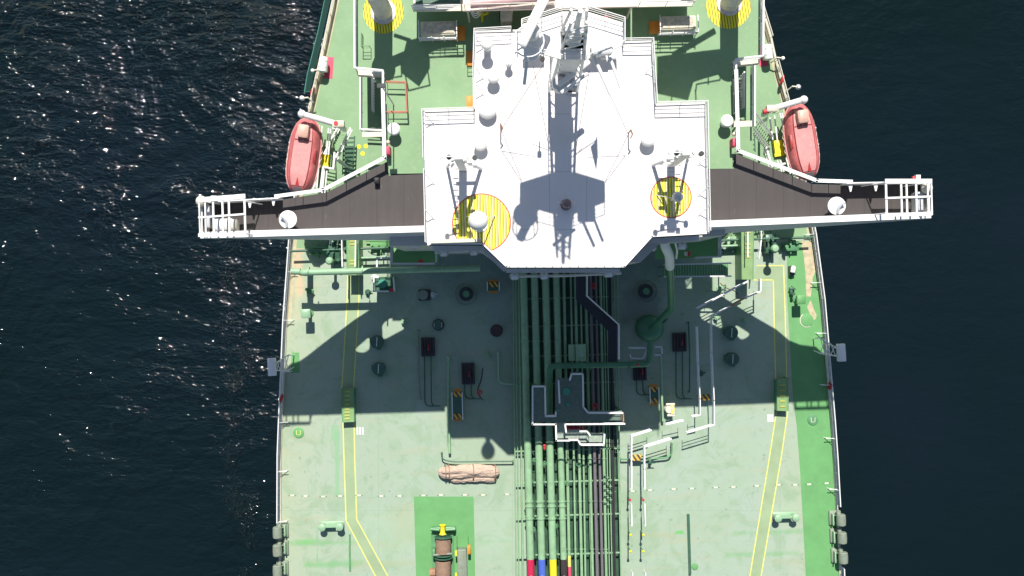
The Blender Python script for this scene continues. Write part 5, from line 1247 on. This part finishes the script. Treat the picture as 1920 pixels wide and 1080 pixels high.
step_ramp([(1390, 425), (1391, 524)], [(1413, 425), (1412, 524)], 2.2, 'raised green gangway coming out from under the right wing', [(1402, y) for y in (436, 458, 466, 474, 482)])
railing([P(645, 440, 2.2), P(646, 500, 2.2), P(647, 515, 1.6)], 'white handrail on the left side of the left gangway', r=.04, mids=1, flat=.09)
railing([P(671, 440, 2.2), P(670, 500, 2.2), P(673, 515, 1.6)], 'white handrail on the right side of the left gangway', r=.04, mids=1, flat=.09)
railing([P(1396, 425, 2.2), P(1396, 482, 2.2)], 'white handrail on the left side of the right gangway', r=.04, mids=1, flat=.09)
railing([P(1421, 425, 2.2), P(1421, 450, 2.2), P(1417, 484, 2.2)], 'white handrail on the right side of the right gangway', r=.04, mids=1, flat=.09)
# railed stand with teal drum at (720,530)
p = P(722, 533, 1.2); t = thing('drum_stand', 'small railed stand carrying a teal drum at the edge of the bridge shadow', 'stand', P(722, 533, 0))
part(t, 'floor', MB().box(add3(p, (0, 0, -.05)), (1.7, 1.25, .1)), DARKG); part(t, 'drum', MB().cyl(add3(p, (-.12, .05, 0)), .36, .8, 22), TEAL)
for sx in (-.8, .8):
    for sy in (-.55, .55): part(t, 'leg', MB().box(add3(p, (sx, sy, -.6)), (.1, .1, 1.15)), MIDG)
part(t, 'red_box', MB().box(add3(p, (.62, -.5, .35)), (.35, .28, .35)), RED)
railing([P(712, 520, 1.2), P(704, 520, 1.2), P(704, 546, 1.2), P(730, 546, 1.2)], 'white railing round the teal drum stand, left part', h=1.0, r=.05, flat=.12, mids=1)
railing([P(740, 520, 1.2), P(742, 546, 1.2)], 'white railing on the right of the teal drum stand', h=1.0, r=.05, mids=1)
railing([P(737, 484, 5.5), P(710, 484, 5.5), P(710, 500, 5.5)], 'white bent handrail beside the low left front deck', h=1.0, r=.05, flat=.12, mids=1)

# tank cleaning hatches with bars
def hatch(x, y, lab, ringed=False):
    q = P(x, y, 0); t = thing('tank_hatch', lab, 'hatch', q, 'round dark tank hatches')
    part(t, 'trunk', MB().lathe(q, [(.52, 0), (.52, .55), (.58, .56), (.58, .68), (.5, .72), (.02, .76)], 26), DARKG)
    part(t, 'lid_bar', MB().tube([add3(q, (-.02, -.38, .82)), add3(q, (.02, .38, .82))], .045, 6), GREYW)
    part(t, 'side_dog', MB().box(add3(q, (-.55, .1, .4)), (.14, .4, .5)).box(add3(q, (.1, -.6, .4)), (.3, .15, .4)), DARKG)
for x, y, lab in ((709, 640, 'dark round tank hatch on the left, beside the light patch'), (712, 690, 'dark round tank hatch on the left, lower of the pair'), (1368, 623, 'dark round tank hatch on the right, beside the light patch'), (1370, 672, 'dark round tank hatch on the right, lower of the pair')): hatch(x, y, lab)
def cage(x, y, lab):
    q = P(x, y, 0); t = thing('caged_hatch', lab, 'caged hatch', q, 'round hatches inside a hoop rail')
    part(t, 'hatch', MB().lathe(q, [(.55, 0), (.55, .7), (.6, .72), (.6, .85), (.4, .9)], 24), DARKST)
    part(t, 'lid', MB().lathe(q, [(.3, .85), (.28, .98), (.02, 1.0)], 18), MIDG)
    for z in (1.0, .6):
        part(t, 'hoop', MB().tube([add3(q, (cos(a) * .92, sin(a) * .92, z)) for a in [radians(105 + i * 330 / 30) for i in range(31)]], .03, 6), GREYBOX)
    for i in range(9):
        a = radians(105 + i * 330 / 8); part(t, 'upright', MB().tube([add3(q, (cos(a) * .92, sin(a) * .92, 0)), add3(q, (cos(a) * .92, sin(a) * .92, 1.0))], .025, 5), GREYBOX)
cage(875, 551, 'round hatch in a hoop rail in the shade left of the pipes'); cage(1209, 546, 'round hatch in a hoop rail in the shade right of the gangway')
for x, y, r, m_, lab in ((794, 553, .42, GREYBOX, 'plain grey round lid on a dark square in the shade'), (822, 609, .42, DARKG, 'dark lid with two white side bars in the shade'), (931, 620, .45, MAROON, 'dim maroon round plate left of the pipes')):
    q = P(x, y, 0); t = thing('tank_cover', lab, 'cover', q)
    part(t, 'base', MB().box(add3(q, (.1, 0, .1)), (1.0, .95, .2)) if 'square' in lab else MB().cyl(q, r + .08, .15, 20), DARKST)
    part(t, 'lid', MB().cyl(add3(q, (0, 0, .2)), r, .25, 24), m_)
    if 'side bars' in lab: part(t, 'bar', MB().box(add3(q, (-.32, 0, .48)), (.05, .4, .04)).box(add3(q, (.32, 0, .48)), (.05, .4, .04)), GREYW)
# flat marked circles
for x, y, r, m_, lab in ((560, 811, .46, BRIGHTG, 'bright green round manhole lid with a pale U on the left deck'), (1524, 787, .46, MIDG, 'green round manhole lid with a pale U on the right strip'), (1513, 600, .55, BRIGHTG, 'round outlined lid with white bars near the right rail')):
    q = P(x, y, 0); t = thing('manhole_lid', lab, 'manhole', q)
    part(t, 'lid', MB().lathe(add3(q, (0, 0, .013)), [(r, 0), (r, .05), (r - .03, .06), (.01, .065)], 28), m_)
    if 'bars' not in lab:
        part(t, 'painted_mark', MB().box(add3(q, (-.16, .02, .084)), (.05, .36, .01)).box(add3(q, (.16, .02, .084)), (.05, .36, .01)).box(add3(q, (0, -.18, .084)), (.3, .04, .01)), LEMON if 'left' in lab else CREAM)
    else: part(t, 'rim', MB().ring((q[0], q[1]), r, r + .07, .03, 32, 2.2, 5.2), CREAM)

# maroon valve skids
def skid(x, y, w, d, lab, tail):
    q = P(x, y, 0); t = thing('valve_skid', lab, 'valve skid', q, 'dark maroon valve skids in the shade')
    part(t, 'frame', MB().box(add3(q, (0, 0, .2)), (w, d, .4), bev=.02), DARKST)
    k = 5
    for i in range(k):
        part(t, 'slat', MB().box(add3(q, (-w * .4 + i * w * .8 / (k - 1), 0, .5)), (.07, d * .85, .16)), MAROON)
    part(t, 'valve', MB().cyl(add3(q, (.1, -d * .1, .4)), .13, .55, 10), MAROON); part(t, 'handle', MB().box(add3(q, (.12, 0, .95)), (.05, .5, .05)), RED)
    for dx in (-.3, .25):
        a = add3(q, (dx, -d / 2, .25)); part(t, 'drain_pipe', MB().tube(elbow([a, add3(a, (0.03, -tail, 0)), add3(a, (.8, -tail - .05, 0))]), .05, 8), DARKG)
skid(803, 650, 1.15, 1.6, 'dark maroon valve skid in the left shade, nearest the hatches', 4.2)
skid(878, 700, 1.1, 1.8, 'dark maroon valve skid above the striped crossover', 1.2)
skid(1273, 641, 1.15, 1.6, 'dark maroon valve skid in the right shade beside the white handrails', 4.0)
skid(1199, 695, 1.1, 1.6, 'dark maroon valve skid under the end of the crossover pipe', 1.2)
# slender deck pipes in shade
def deckpipe(pts, r, mat, lab, z=.5):
    q = [P(x, y, z) for x, y in pts]; t = thing('deck_line', lab, 'pipe', (q[0][0], q[0][1], 0)); part(t, 'pipe', MB().tube(elbow(q), r, 10), mat)
    part(t, 'support', MB().box((q[0][0], q[0][1], z / 2), (.12, .12, z)), MIDG); part(t, 'end_cap', MB().sphere(q[0], r * 1.5, 10), mat); part(t, 'support', MB().box((q[-1][0], q[-1][1], z / 2), (.12, .12, z)), MIDG)
deckpipe([(784, 620), (785, 700), (788, 748)], .07, GREYBOX, 'slim grey line left of the maroon skid')
deckpipe([(841, 670), (841, 790), (843, 850)], .11, PIPEG, 'green line running down to the striped crossover')
deckpipe([(935, 662), (935, 718), (985, 722)], .11, PALEG, 'pale green bent line entering the pipe rack')
deckpipe([(1291, 605), (1293, 660), (1293, 735)], .06, DARKG, 'dark slim line beside the right maroon skid')
deckpipe([(1239, 665), (1241, 740), (1243, 790)], .1, PALEG, 'pale green line right of the short striped crossover')
deckpipe([(828, 850), (829, 862), (850, 866), (962, 865)], .055, DARKG, 'dark thin line above the canvas bundle')
deckpipe([(1260, 832), (1259, 857), (1215, 861), (1164, 861)], .07, MIDG, 'dark green line passing the striped board to a valve')
q = P(1219, 863, .5); t = thing('line_valve', 'dark green valve hanging below the line right of the striped board', 'valve', q)
part(t, 'valve_body', MB().box(add3(q, (0, -.1, 0)), (.25, .5, .3), bev=.03), DARKG); part(t, 'handle', MB().box(add3(q, (.1, -.2, .25)), (.6, .06, .06)), DARKG)
# long flat bars on the deck
q = P(1292, 1020, .14); t = single('deck_girder', MB().box((0, 0, 0), (.2, 5.1, .28), .03), DARKG, 'long dark green girder lying on the right deck', 'girder', q, local=True)
q = P(656, 1047, .06); single('deck_bar', MB().box((0, 0, 0), (.15, 2.1, .12), .02), MIDG, 'short dark bar beside the left walkway bend', 'bar', q, local=True)
q = P(656, 1012, .05); single('deck_bar', MB().box((0, 0, 0), (.13, .9, .1), .02), MIDG, 'shortest dark bar above the other beside the left walkway bend', 'bar', q, local=True)
q = P(1303, 1062, .03); single('green_lid', MB().lathe((0, 0, -.02), [(.28, 0), (.28, .06), (.2, .08)], 20), BRIGHTG, 'small bright green lid beside the dark girder', 'lid', q, local=True)

# ---- crossovers with hazard ends
def crossover(x, y, w, d, lab, ends):
    q = P(x, y, 1.0); t = thing('crossover_step', lab, 'crossover step', (q[0], q[1], 0), 'striped crossover steps')
    part(t, 'tread_plate', MB().box(add3(q, (0, 0, -.05)), (w, d, .1)), DARKG)
    for sg in (-1, 1):
        part(t, 'side_rail', MB().box(add3(q, (sg * w / 2, 0, .4)), (.07, d, .07)), WHITE)
        part(t, 'upright', MB().box(add3(q, (sg * w / 2, d * .45, .2)), (.05, .05, .4)).box(add3(q, (sg * w / 2, -d * .45, .2)), (.05, .05, .4)), WHITE)
        if sg in ends: part(t, 'hazard_plate', MB().box(add3(q, (0, sg * (d / 2 - .22), .02)), (w * .8, .42, .05)), HAZ)
        part(t, 'end_step', MB().box(add3(q, (0, sg * (d / 2 + .1), -.3)), (w * .8, .2, .06)), ORANGE)
    for sx in (-1, 1):
        for sy in (-1, 1): part(t, 'leg', MB().box(add3(q, (sx * w * .42, sy * d * .42, -.55)), (.08, .08, .9)), MIDG)
crossover(858, 760, .85, 2.3, 'long green crossover step with striped ends at the left shadow edge', (-1, 1))
crossover(1226, 741, .75, 1.4, 'short crossover step with striped ends right of the pipes', (-1, 1))
crossover(925, 537, 1.0, .75, 'small crossover step with orange sides close to the bridge', (1,))
def board(x, y, w, d, z, lab, mat=HAZ):
    q = P(x, y, z); t = thing('hazard_board', lab, 'hazard board', (q[0], q[1], 0)); part(t, 'board', MB().box(q, (w, d, .06)), mat)
    part(t, 'post', MB().box((q[0] - w * .4, q[1], z / 2), (.06, .06, z)).box((q[0] + w * .4, q[1], z / 2), (.06, .06, z)), MIDG)
board(1320, 745, 1.05, .5, .8, 'orange and black striped board between the two tall handrails')
board(1192, 858, .95, .5, .8, 'yellow striped board between the lower white handrails')
q = P(1257, 768, .9); t = thing('striped_stand', 'cream stand with a yellow striped panel at the right shadow edge', 'stand', (q[0], q[1], 0))
part(t, 'cap', MB().box(add3(q, (0, .45, 0)), (.75, .18, .2), bev=.03), CREAM); part(t, 'cap', MB().box(add3(q, (.05, -.48, 0)), (.65, .16, .2), bev=.03), CREAM)
part(t, 'body', MB().lathe((q[0] - .1, q[1], 0), [(.36, 0), (.36, .85), (.3, .95)], 20), CREAM); part(t, 'striped_panel', MB().box(add3(q, (.18, 0, .12)), (.3, .75, .06)), HAZ2)

# ---- right-hand walkway rails
ZW = 1.3
RW = dict(r=.055, mids=2, flat=.13, step=1.6)
railing([P(1420, 524, ZW), P(1420, 546, ZW), P(1392, 558, ZW)], 'white handrail turning from the right gangway, upper sunny piece', **RW)
railing([P(1392, 558, ZW), P(1366, 573, ZW)], 'rusty brown piece of handrail between two white ones', h=1.1, mat=RUST, r=.06, mids=1)
railing([P(1364, 574, ZW), P(1329, 592, ZW), P(1330, 660, ZW), P(1334, 748, ZW), P(1334, 793, ZW), P(1284, 808, ZW)], 'long white handrail bending down the right deck, outer one', r=.045, mids=2, flat=.08, step=1.6)
railing([P(1395, 528, ZW), P(1350, 552, ZW), P(1303, 577, ZW)], 'white slanting handrail left of the rusty piece', **RW)
railing([P(1303, 612, ZW), P(1305, 680, ZW), P(1308, 745, ZW), P(1308, 775, ZW), P(1294, 778, ZW)], 'white handrail running down the right deck, inner one', r=.045, mids=2, flat=.08, step=1.6)
railing([P(1276, 785, ZW), P(1246, 792, ZW)], 'short lone white handrail below the striped stand', h=1.0, r=.055, flat=.16, mids=1)
railing([P(1217, 803, ZW), P(1181, 814, ZW), P(1181, 860, ZW), P(1181, 912, ZW)], 'white handrail right of the pipe rack, inner one', **RW)
railing([P(1254, 819, ZW), P(1205, 834, ZW), P(1205, 875, ZW), P(1206, 911, ZW)], 'white handrail right of the pipe rack, outer one', **RW)
railing([P(1181, 940, ZW), P(1182, 980, ZW)], 'short white handrail with red end, inner one of the pair', h=1.0, r=.05, flat=.1, mids=1)
railing([P(1206, 940, ZW), P(1207, 980, ZW)], 'short white handrail with red end, outer one of the pair', h=1.0, r=.05, flat=.1, mids=1)
railing([P(1207, 1068, ZW), P(1208, 1130, ZW)], 'white handrail with red end leaving the bottom of the picture, outer', h=1.0, r=.05, flat=.1, mids=1)
railing([P(1183, 1068, ZW), P(1184, 1130, ZW)], 'white handrail leaving the bottom of the picture, inner', h=1.0, r=.05, flat=.1, mids=1)
for x, y, m_, lab in ((1181, 937, RED, 'red post cap at the rear end of the inner short handrail'), (1206, 937, RED, 'red post cap at the rear end of the outer short handrail'), (1182, 1003, YELLOW, 'yellow post cap, upper one of the inner line'), (1206, 1003, YELLOW, 'yellow post cap, upper one of the outer line'), (1182, 1034, YELLOW, 'yellow post cap, lower one of the inner line'), (1206, 1034, YELLOW, 'yellow post cap, lower one of the outer line')):
    q = P(x, y, 1.6); t = thing('guard_post', lab, 'post', (q[0], q[1], 0), 'posts with coloured caps'); part(t, 'post', MB().cyl((q[0], q[1], 0), .05, 1.5, 8), MIDG); part(t, 'cap', MB().lathe((q[0], q[1], 1.5), [(.05, 0), (.11, .06), (.11, .16), (.04, .24)], 12), m_)
railing([P(1178, 651, 2), P(1206, 651, 2)], 'short white rail above the crossover pipe end', h=1.0, r=.05, flat=.13, mids=0, mat=GREYW)
railing([P(1179, 664, 2), P(1180, 670, 2), P(1203, 671, 2), P(1210, 654, 2)], 'white bent rail around the end of the crossover pipe', h=1.0, r=.05, flat=.13, mids=0, mat=GREYW)
railing([P(1225, 649, 2), P(1237, 649, 2), P(1238, 664, 2), P(1225, 664, 2)], 'white U shaped rail right of the crossover pipe end', h=1.0, r=.05, flat=.13, mids=0, mat=GREYW)
# horizontal dark catwalk in shade (1232-1365, 498-520)
t = thing('catwalk', 'railed grating catwalk half in shade right of the slanting pipe', 'catwalk', P(1300, 508, 3))
part(t, 'grating_floor', MB().prism([P(x, y, 3)[:2] for x, y in [(1243, 498), (1365, 495), (1365, 518), (1243, 520)]], 2.92, 3.0), MIDG)
for k in range(24):
    a, b = P(1246 + k * 5, 498, 3.04), P(1246 + k * 5, 518, 3.04); part(t, 'bar', MB().tube([a, b], .03, 4), PALEG)
for x, y in ((1246, 500), (1362, 498), (1246, 517), (1362, 515)): q = P(x, y, 3); part(t, 'leg', MB().box((q[0], q[1], 1.45), (.1, .1, 2.9)), MIDG)
railing([P(1243, 497, 3), P(1365, 494, 3)], 'grey handrail on the upper side of the shaded catwalk', h=1.0, r=.05, flat=.12, mids=1, mat=GREYW)
railing([P(1243, 519, 3), P(1365, 518, 3)], 'grey handrail on the lower side of the shaded catwalk', h=1.0, r=.05, flat=.12, mids=1, mat=GREYW)
railing([P(1325, 547, 0), P(1358, 545, 0), P(1358, 534, 0)], 'low green guard rail round a valve near the catwalk', h=.8, r=.03, mat=PALEG)

# ---- bollards
def bollard(x, y, lab):
    q = P(x, y, 0); t = thing('double_bollard', lab, 'bollard', q, 'double bollards'); t.rotation_euler = (0, 0, AX)
    part(t, 'base_plate', MB().box((0, 0, .06), (1.95, .62, .12), 0, bev=.03), PALEG, local=True)
    for sx in (-.75, .75):
        b = part(t, 'post', MB().cyl((sx, 0, .1), .25, .8, 20), PALEG, local=True)
        part(b, 'cap', MB().lathe((sx, 0, .9), [(.3, 0), (.31, .08), (.2, .14), (.01, .15)], 20), PALEG, local=True)
    part(t, 'top_beam', MB().box((0, .05, .62), (1.3, .22, .2), 0), PALEG, local=True)
    part(t, 'roller', MB().cyl((.55, -.2, .3), .14, .5, 14), CREAM, local=True)
bollard(624, 984, 'pale green double bollard beside the left walkway bend'); bollard(1470, 967, 'pale green double bollard beside the right green strip')
# ---- fairleads
def fairlead(x, y, sg, lab):
    q = P(x, y, 0); t = thing('fairlead', lab, 'fairlead', q, 'oval fairleads at the deck edges'); t.rotation_euler = (0, 0, AX)
    if sg < 0: t.rotation_euler = (0, 0, AX + pi)
    # local: +x = inboard
    ring = [(cos(a) * .42, sin(a) * .34) for a in [2 * pi * i / 20 for i in range(21)]]
    part(t, 'body', MB().tube([(.0, c * 1.25, .62 + s_ * 1.1) for c, s_ in ring], .17, 10), GREYBOX, local=True)
    part(t, 'base', MB().box((.12, 0, .12), (1.0, 1.25, .24), 0, bev=.06), GREYBOX, local=True)
    part(t, 'top_hood', MB().lathe((-.12, 0, .98), [(.30, -.5), (.38, -.42), (.40, 0), (.38, .42), (.3, .5)], 16, 'y'), GREYBOX, local=True)
    part(t, 'inner_plate', MB().box((.42, .05, .42), (.12, .95, .6), 0, bev=.03), PALEG, local=True)
    part(t, 'stiffener', MB().box((.2, -.3, .35), (.5, .06, .5), 0).box((.2, .3, .35), (.5, .06, .5), 0), GREYBOX, local=True)
for x, y, sg, lab in ((528, 993, 1, 'rearmost of the three grey fairleads on the left edge'), (528, 1026, 1, 'middle one of the three grey fairleads on the left edge'), (528, 1064, 1, 'foremost of the three grey fairleads on the left edge'), (1567, 970, -1, 'rearmost of the three grey fairleads on the right edge'), (1569, 1003, -1, 'middle one of the three grey fairleads on the right edge'), (1571, 1040, -1, 'foremost of the three grey fairleads on the right edge')): fairlead(x, y, sg, lab)

# ---- canvas bundle
q = P(879, 888, .35); loc = (q[0], q[1], 0); t = thing('canvas_bundle', 'long beige canvas bundle tied up and lying on the deck', 'canvas bundle', loc)
def lump(mb, cx, cy, L_, r_, zc, seed, sq=.75):
    rr = random.Random(seed); n_, m_ = 70, 36; ph = [rr.random() * 6.28 for _ in range(10)]
    for i in range(n_ + 1):
        u = -1 + 2 * i / n_; w = r_ * (1 - abs(u) ** 7) ** .5 * (1 + .035 * sin(5 * u + ph[0]) + .03 * sin(13 * u + ph[1])) + .02
        for j in range(m_):
            a = 2 * pi * j / m_
            k_ = 1 + .07 * sin(3 * a + 4 * u + ph[2]) + .075 * abs(sin(4 * a - 5 * u + ph[3] + sin(7 * u))) + .05 * sin(13 * a + 9 * u + ph[4]) - .10 * max(0, sin(9 * a + 5 * u + 2 * sin(6 * u + ph[6]))) ** 6 + (rr.random() - .5) * .03
            mb.v.append((cx + u * L_ + .02 * sin(9 * a), cy + cos(a) * w * k_ + .06 * sin(3 * u + ph[5]), max(.02, zc + sin(a) * w * k_ * sq)))
    o = len(mb.v) - (n_ + 1) * m_
    for i in range(n_):
        for j in range(m_): mb.f.append((o + i * m_ + j, o + i * m_ + (j + 1) % m_, o + (i + 1) * m_ + (j + 1) % m_, o + (i + 1) * m_ + j))
    mb.f.append(tuple(o + j for j in range(m_))); mb.f.append(tuple(o + n_ * m_ + j for j in range(m_ - 1, -1, -1)))
    return mb
part(t, 'canvas_roll', lump(MB(), q[0], q[1] + .18, 2.6, .50, .42, 3), TARP)
part(t, 'canvas_fold', lump(MB(), q[0] + .35, q[1] - .42, 2.0, .32, .22, 8), TARP)
part(t, 'canvas_fold', lump(MB(), q[0] - .6, q[1] + .3, 1.7, .22, .78, 12), TARP)
for dx in (-2.0, 2.2, -1.72, .35):
    part(t, 'tie_rope', MB().tube([add3(q, (dx + .1 * sin(a), .18 + cos(a) * .64, .12 + sin(a) * .50)) for a in [2 * pi * i / 16 for i in range(17)]], .04, 5), BROWNROPE)

# ---- winch at the bottom
q = P(830, 1040, 0); t = thing('mooring_winch', 'mooring winch with two brown rope drums and a yellow brake on the green pad', 'winch', q)
def rel(x, y, z): return P(x, y, z)
yb = rel(830, 993, .85); part(t, 'brake_cover', MB().lathe(yb, [(.27, -.42), (.30, -.4), (.2, -.2), (.2, .2), (.30, .4), (.27, .42)], 18, 'y'), YELLOW)
part(t, 'bearing_frame', MB().box(add3(yb, (.05, 0, -.35)), (2.1, .35, .5), bev=.06), MIDG)
part(t, 'arm', MB().tube([add3(yb, (-1.0, .05, .0)), add3(yb, (-.3, 0, .05))], .13, 8), MIDG); part(t, 'arm', MB().tube([add3(yb, (.3, 0, .05)), add3(yb, (1.05, .05, 0))], .13, 8), MIDG)
for y in (1024, 1065, 1110):
    c = rel(831, y, .85); dr = part(t, 'rope_drum', MB().lathe(c, [(.55, -.62), (.6, -.55), (.62, 0), (.6, .55), (.55, .62)], 26, 'y'), BROWNROPE)
    for k in range(12): part(dr, 'rope_turn', MB().tube([(c[0] + cos(a) * .61, c[1] - .55 + k * .1, c[2] + sin(a) * .61) for a in [2 * pi * i / 18 for i in range(19)]], .045, 5), BROWNROPE)
for y in (1007, 1041, 1046, 1086):
    c = rel(831, y, .85); part(t, 'drum_flange', MB().lathe(c, [(.72, -.04), (.75, -.02), (.75, .02), (.72, .04)], 28, 'y'), DARKG)
part(t, 'shaft', MB().tube([rel(831, 990, .85), rel(832, 1130, .85)], .12, 12), DARKST)
part(t, 'cross_bar', MB().tube([rel(812, 1041, 1.3), rel(848, 1038, 1.3)], .09, 8), GREYBOX)
part(t, 'side_bracket', MB().box(rel(814, 1034, .8), (.25, .6, 1.0), bev=.05), MIDG)
part(t, 'side_bracket', MB().box(rel(811, 1072, .6), (.5, .5, .7), bev=.05), RUST)
part(t, 'bed_frame', MB().box(rel(831, 1070, .12), (1.9, 6.4, .24)), MIDG)
part(t, 'yellow_lever', MB().box(rel(855, 1037, 1.2), (.16, .42, .14)), YELLOW); part(t, 'yellow_lever', MB().box(rel(855, 1078, 1.2), (.16, .35, .14)), YELLOW)
q = P(868, 1062, 0); t = thing('winch_gearbox', 'long grey ribbed gearbox right of the winch drums', 'gearbox', q)
part(t, 'housing', MB().box(add3(q, (0, -.4, .55)), (.78, 4.2, .9), bev=.06), GREYBOX)
for k in range(5): part(t, 'rib', MB().box(add3(q, (-.28 + k * .14, -.4, 1.02)), (.05, 4.0, .06)), GREYBOX)
part(t, 'guard', MB().box(add3(q, (-.5, 2.2, .3)), (.05, .8, .5)).box(add3(q, (.45, 2.2, .3)), (.05, .8, .5)), MIDG)
q = P(879.5, 1030, .9); t = thing('orange_control_box', 'small orange box on the right side of the winch gearbox', 'control box', (q[0], q[1], 0))
part(t, 'box', MB().box(q, (.24, .72, .45), bev=.03), ORANGE); part(t, 'post', MB().box((q[0], q[1], .35), (.1, .1, .7)), MIDG)

# ---- smaller clutter
def hoopthing(x, y, z, lab):
    q = P(x, y, z); t = thing('ladder_hoops', lab, 'ladder hoops', q)
    for k in range(3):
        part(t, 'hoop', MB().tube([add3(q, (-.35 + .7 * u, -.35 * sin(pi * u), .5 * k + .3)) for u in [i / 8 for i in range(9)]], .03, 5), WHITE)
hoopthing(893, 26, ZB + 2.2, 'white ladder hoops on the casing front beside the yellow hydrant')
q = P(949, 30, ZB + 1); t = thing('ventilation_duct', 'cream upright duct on the casing front left of the tilted radar', 'trunk', q)
part(t, 'trunk', MB().box(q, (.75, 1.2, 2.0), bev=.08), CREAM); part(t, 'grille', MB().box(add3(q, (-.42, 0, .2)), (.06, .7, 1.2)), DARKST)
# stays along the roof edges
k = 0
for x, y0 in ((893, 84), (893, 140), (893, 170), (799, 225), (800, 336), (800, 402), (1224, 130), (1324, 300), (1324, 358), (1324, 395)):
    q = P(x, y0, ZR); sg = 1 if x < 1060 else -1
    lab = ['rearmost slanting stay inside the left roof rail', 'second slanting stay inside the left roof rail', 'third slanting stay inside the left roof rail', 'slanting stay at the left rear step of the roof', 'slanting stay left of the left lamp mast', 'slanting stay beside the large striped circle', 'slanting stay inside the right roof rail near the mast', 'slanting stay right of the right lamp mast', 'slanting stay right of the small striped circle', 'frontmost slanting stay inside the right roof rail'][k]; k += 1
    t = thing('rail_stay', lab, 'stay', q, 'stays of the roof railings')
    part(t, 'rod', MB().tube([add3(q, (sg * .45, -.25, 0)), add3(q, (0, .2, .95))], .03, 6), WHITE); part(t, 'foot', MB().box(add3(q, (sg * .45, -.25, .03)), (.14, .14, .06)), GREYW)
# fittings dotted over the shaded tank deck
rr = random.Random(5)
FITS = [(757, 603, 'low green valve inside the left light patch'), (1395, 600, 'little valve near the right light patch'), (1341, 596, 'green lid inside the right light patch'), (1349, 540, 'green valve beside the shaded catwalk'), (690, 548, 'thin post below the teal drum stand'), (702, 520, 'small white meter left of the teal drum stand'), (1313, 700, 'small fitting between the tall right handrails'), (914, 665, 'dark fitting cluster beside the bent green line'), (1243, 600, 'dark fitting right of the slanting pipe'), (812, 553, 'pale H shaped fitting right of the grey lid'), (650, 466, 'small valve left of the left gangway'), (1352, 470, 'small valve right of the low right deck')]
for x, y, lab in FITS:
    q = P(x, y, 0); t = thing('deck_fitting', lab, 'deck fitting', q, 'small fittings on the tank deck')
    m_ = GREYW if 'white' in lab or 'pale' in lab else (PALEG if 'green' in lab or 'little' in lab else DARKG)
    part(t, 'body', MB().cyl(q, .16, .45, 12), m_); part(t, 'flange', MB().cyl(q, .26, .08, 14), m_)
    part(t, 'handle', MB().box(add3(q, (0, 0, .5)), (.5, .06, .05), rr.random() * 3), m_); part(t, 'side_arm', MB().tube([add3(q, (0, 0, .25)), add3(q, (.4, .1, .25))], .05, 6), m_)
# hose and rope lying about
for pts, r_, m_, lab in (([(905, 690), (903, 712), (893, 735), (905, 750)], .035, BLACK, 'black hose lying loose near the dull red wheel'), ([(1350, 530), (1362, 540), (1380, 545), (1386, 560)], .03, RUST, 'thin brown rope near the right gangway'), ([(690, 470), (700, 478), (722, 476)], .04, MIDG, 'short green hose between left gangway and low deck')):
    q = [P(x, y, .05) for x, y in pts]; single('hose', MB().tube(elbow(q), r_, 6), m_, lab, 'hose', q[0])
# thin branch lines in the pipe rack shade
for i, (x, lab) in enumerate(((1030, 'fifth shaded line of the rack, just right of the yellow banded pipe'), (1049.5, 'shaded thin line right of the black banded pipe'), (1096, 'shaded thin line beside the dark gangway'), (1152, 'thin line at the foot of the right handrail'))):
    pipe_run(lin(x, x + 11), .035, PIPEG, lab, 1.05, y0=515, y1=1300, grp='thin branch lines in the rack')
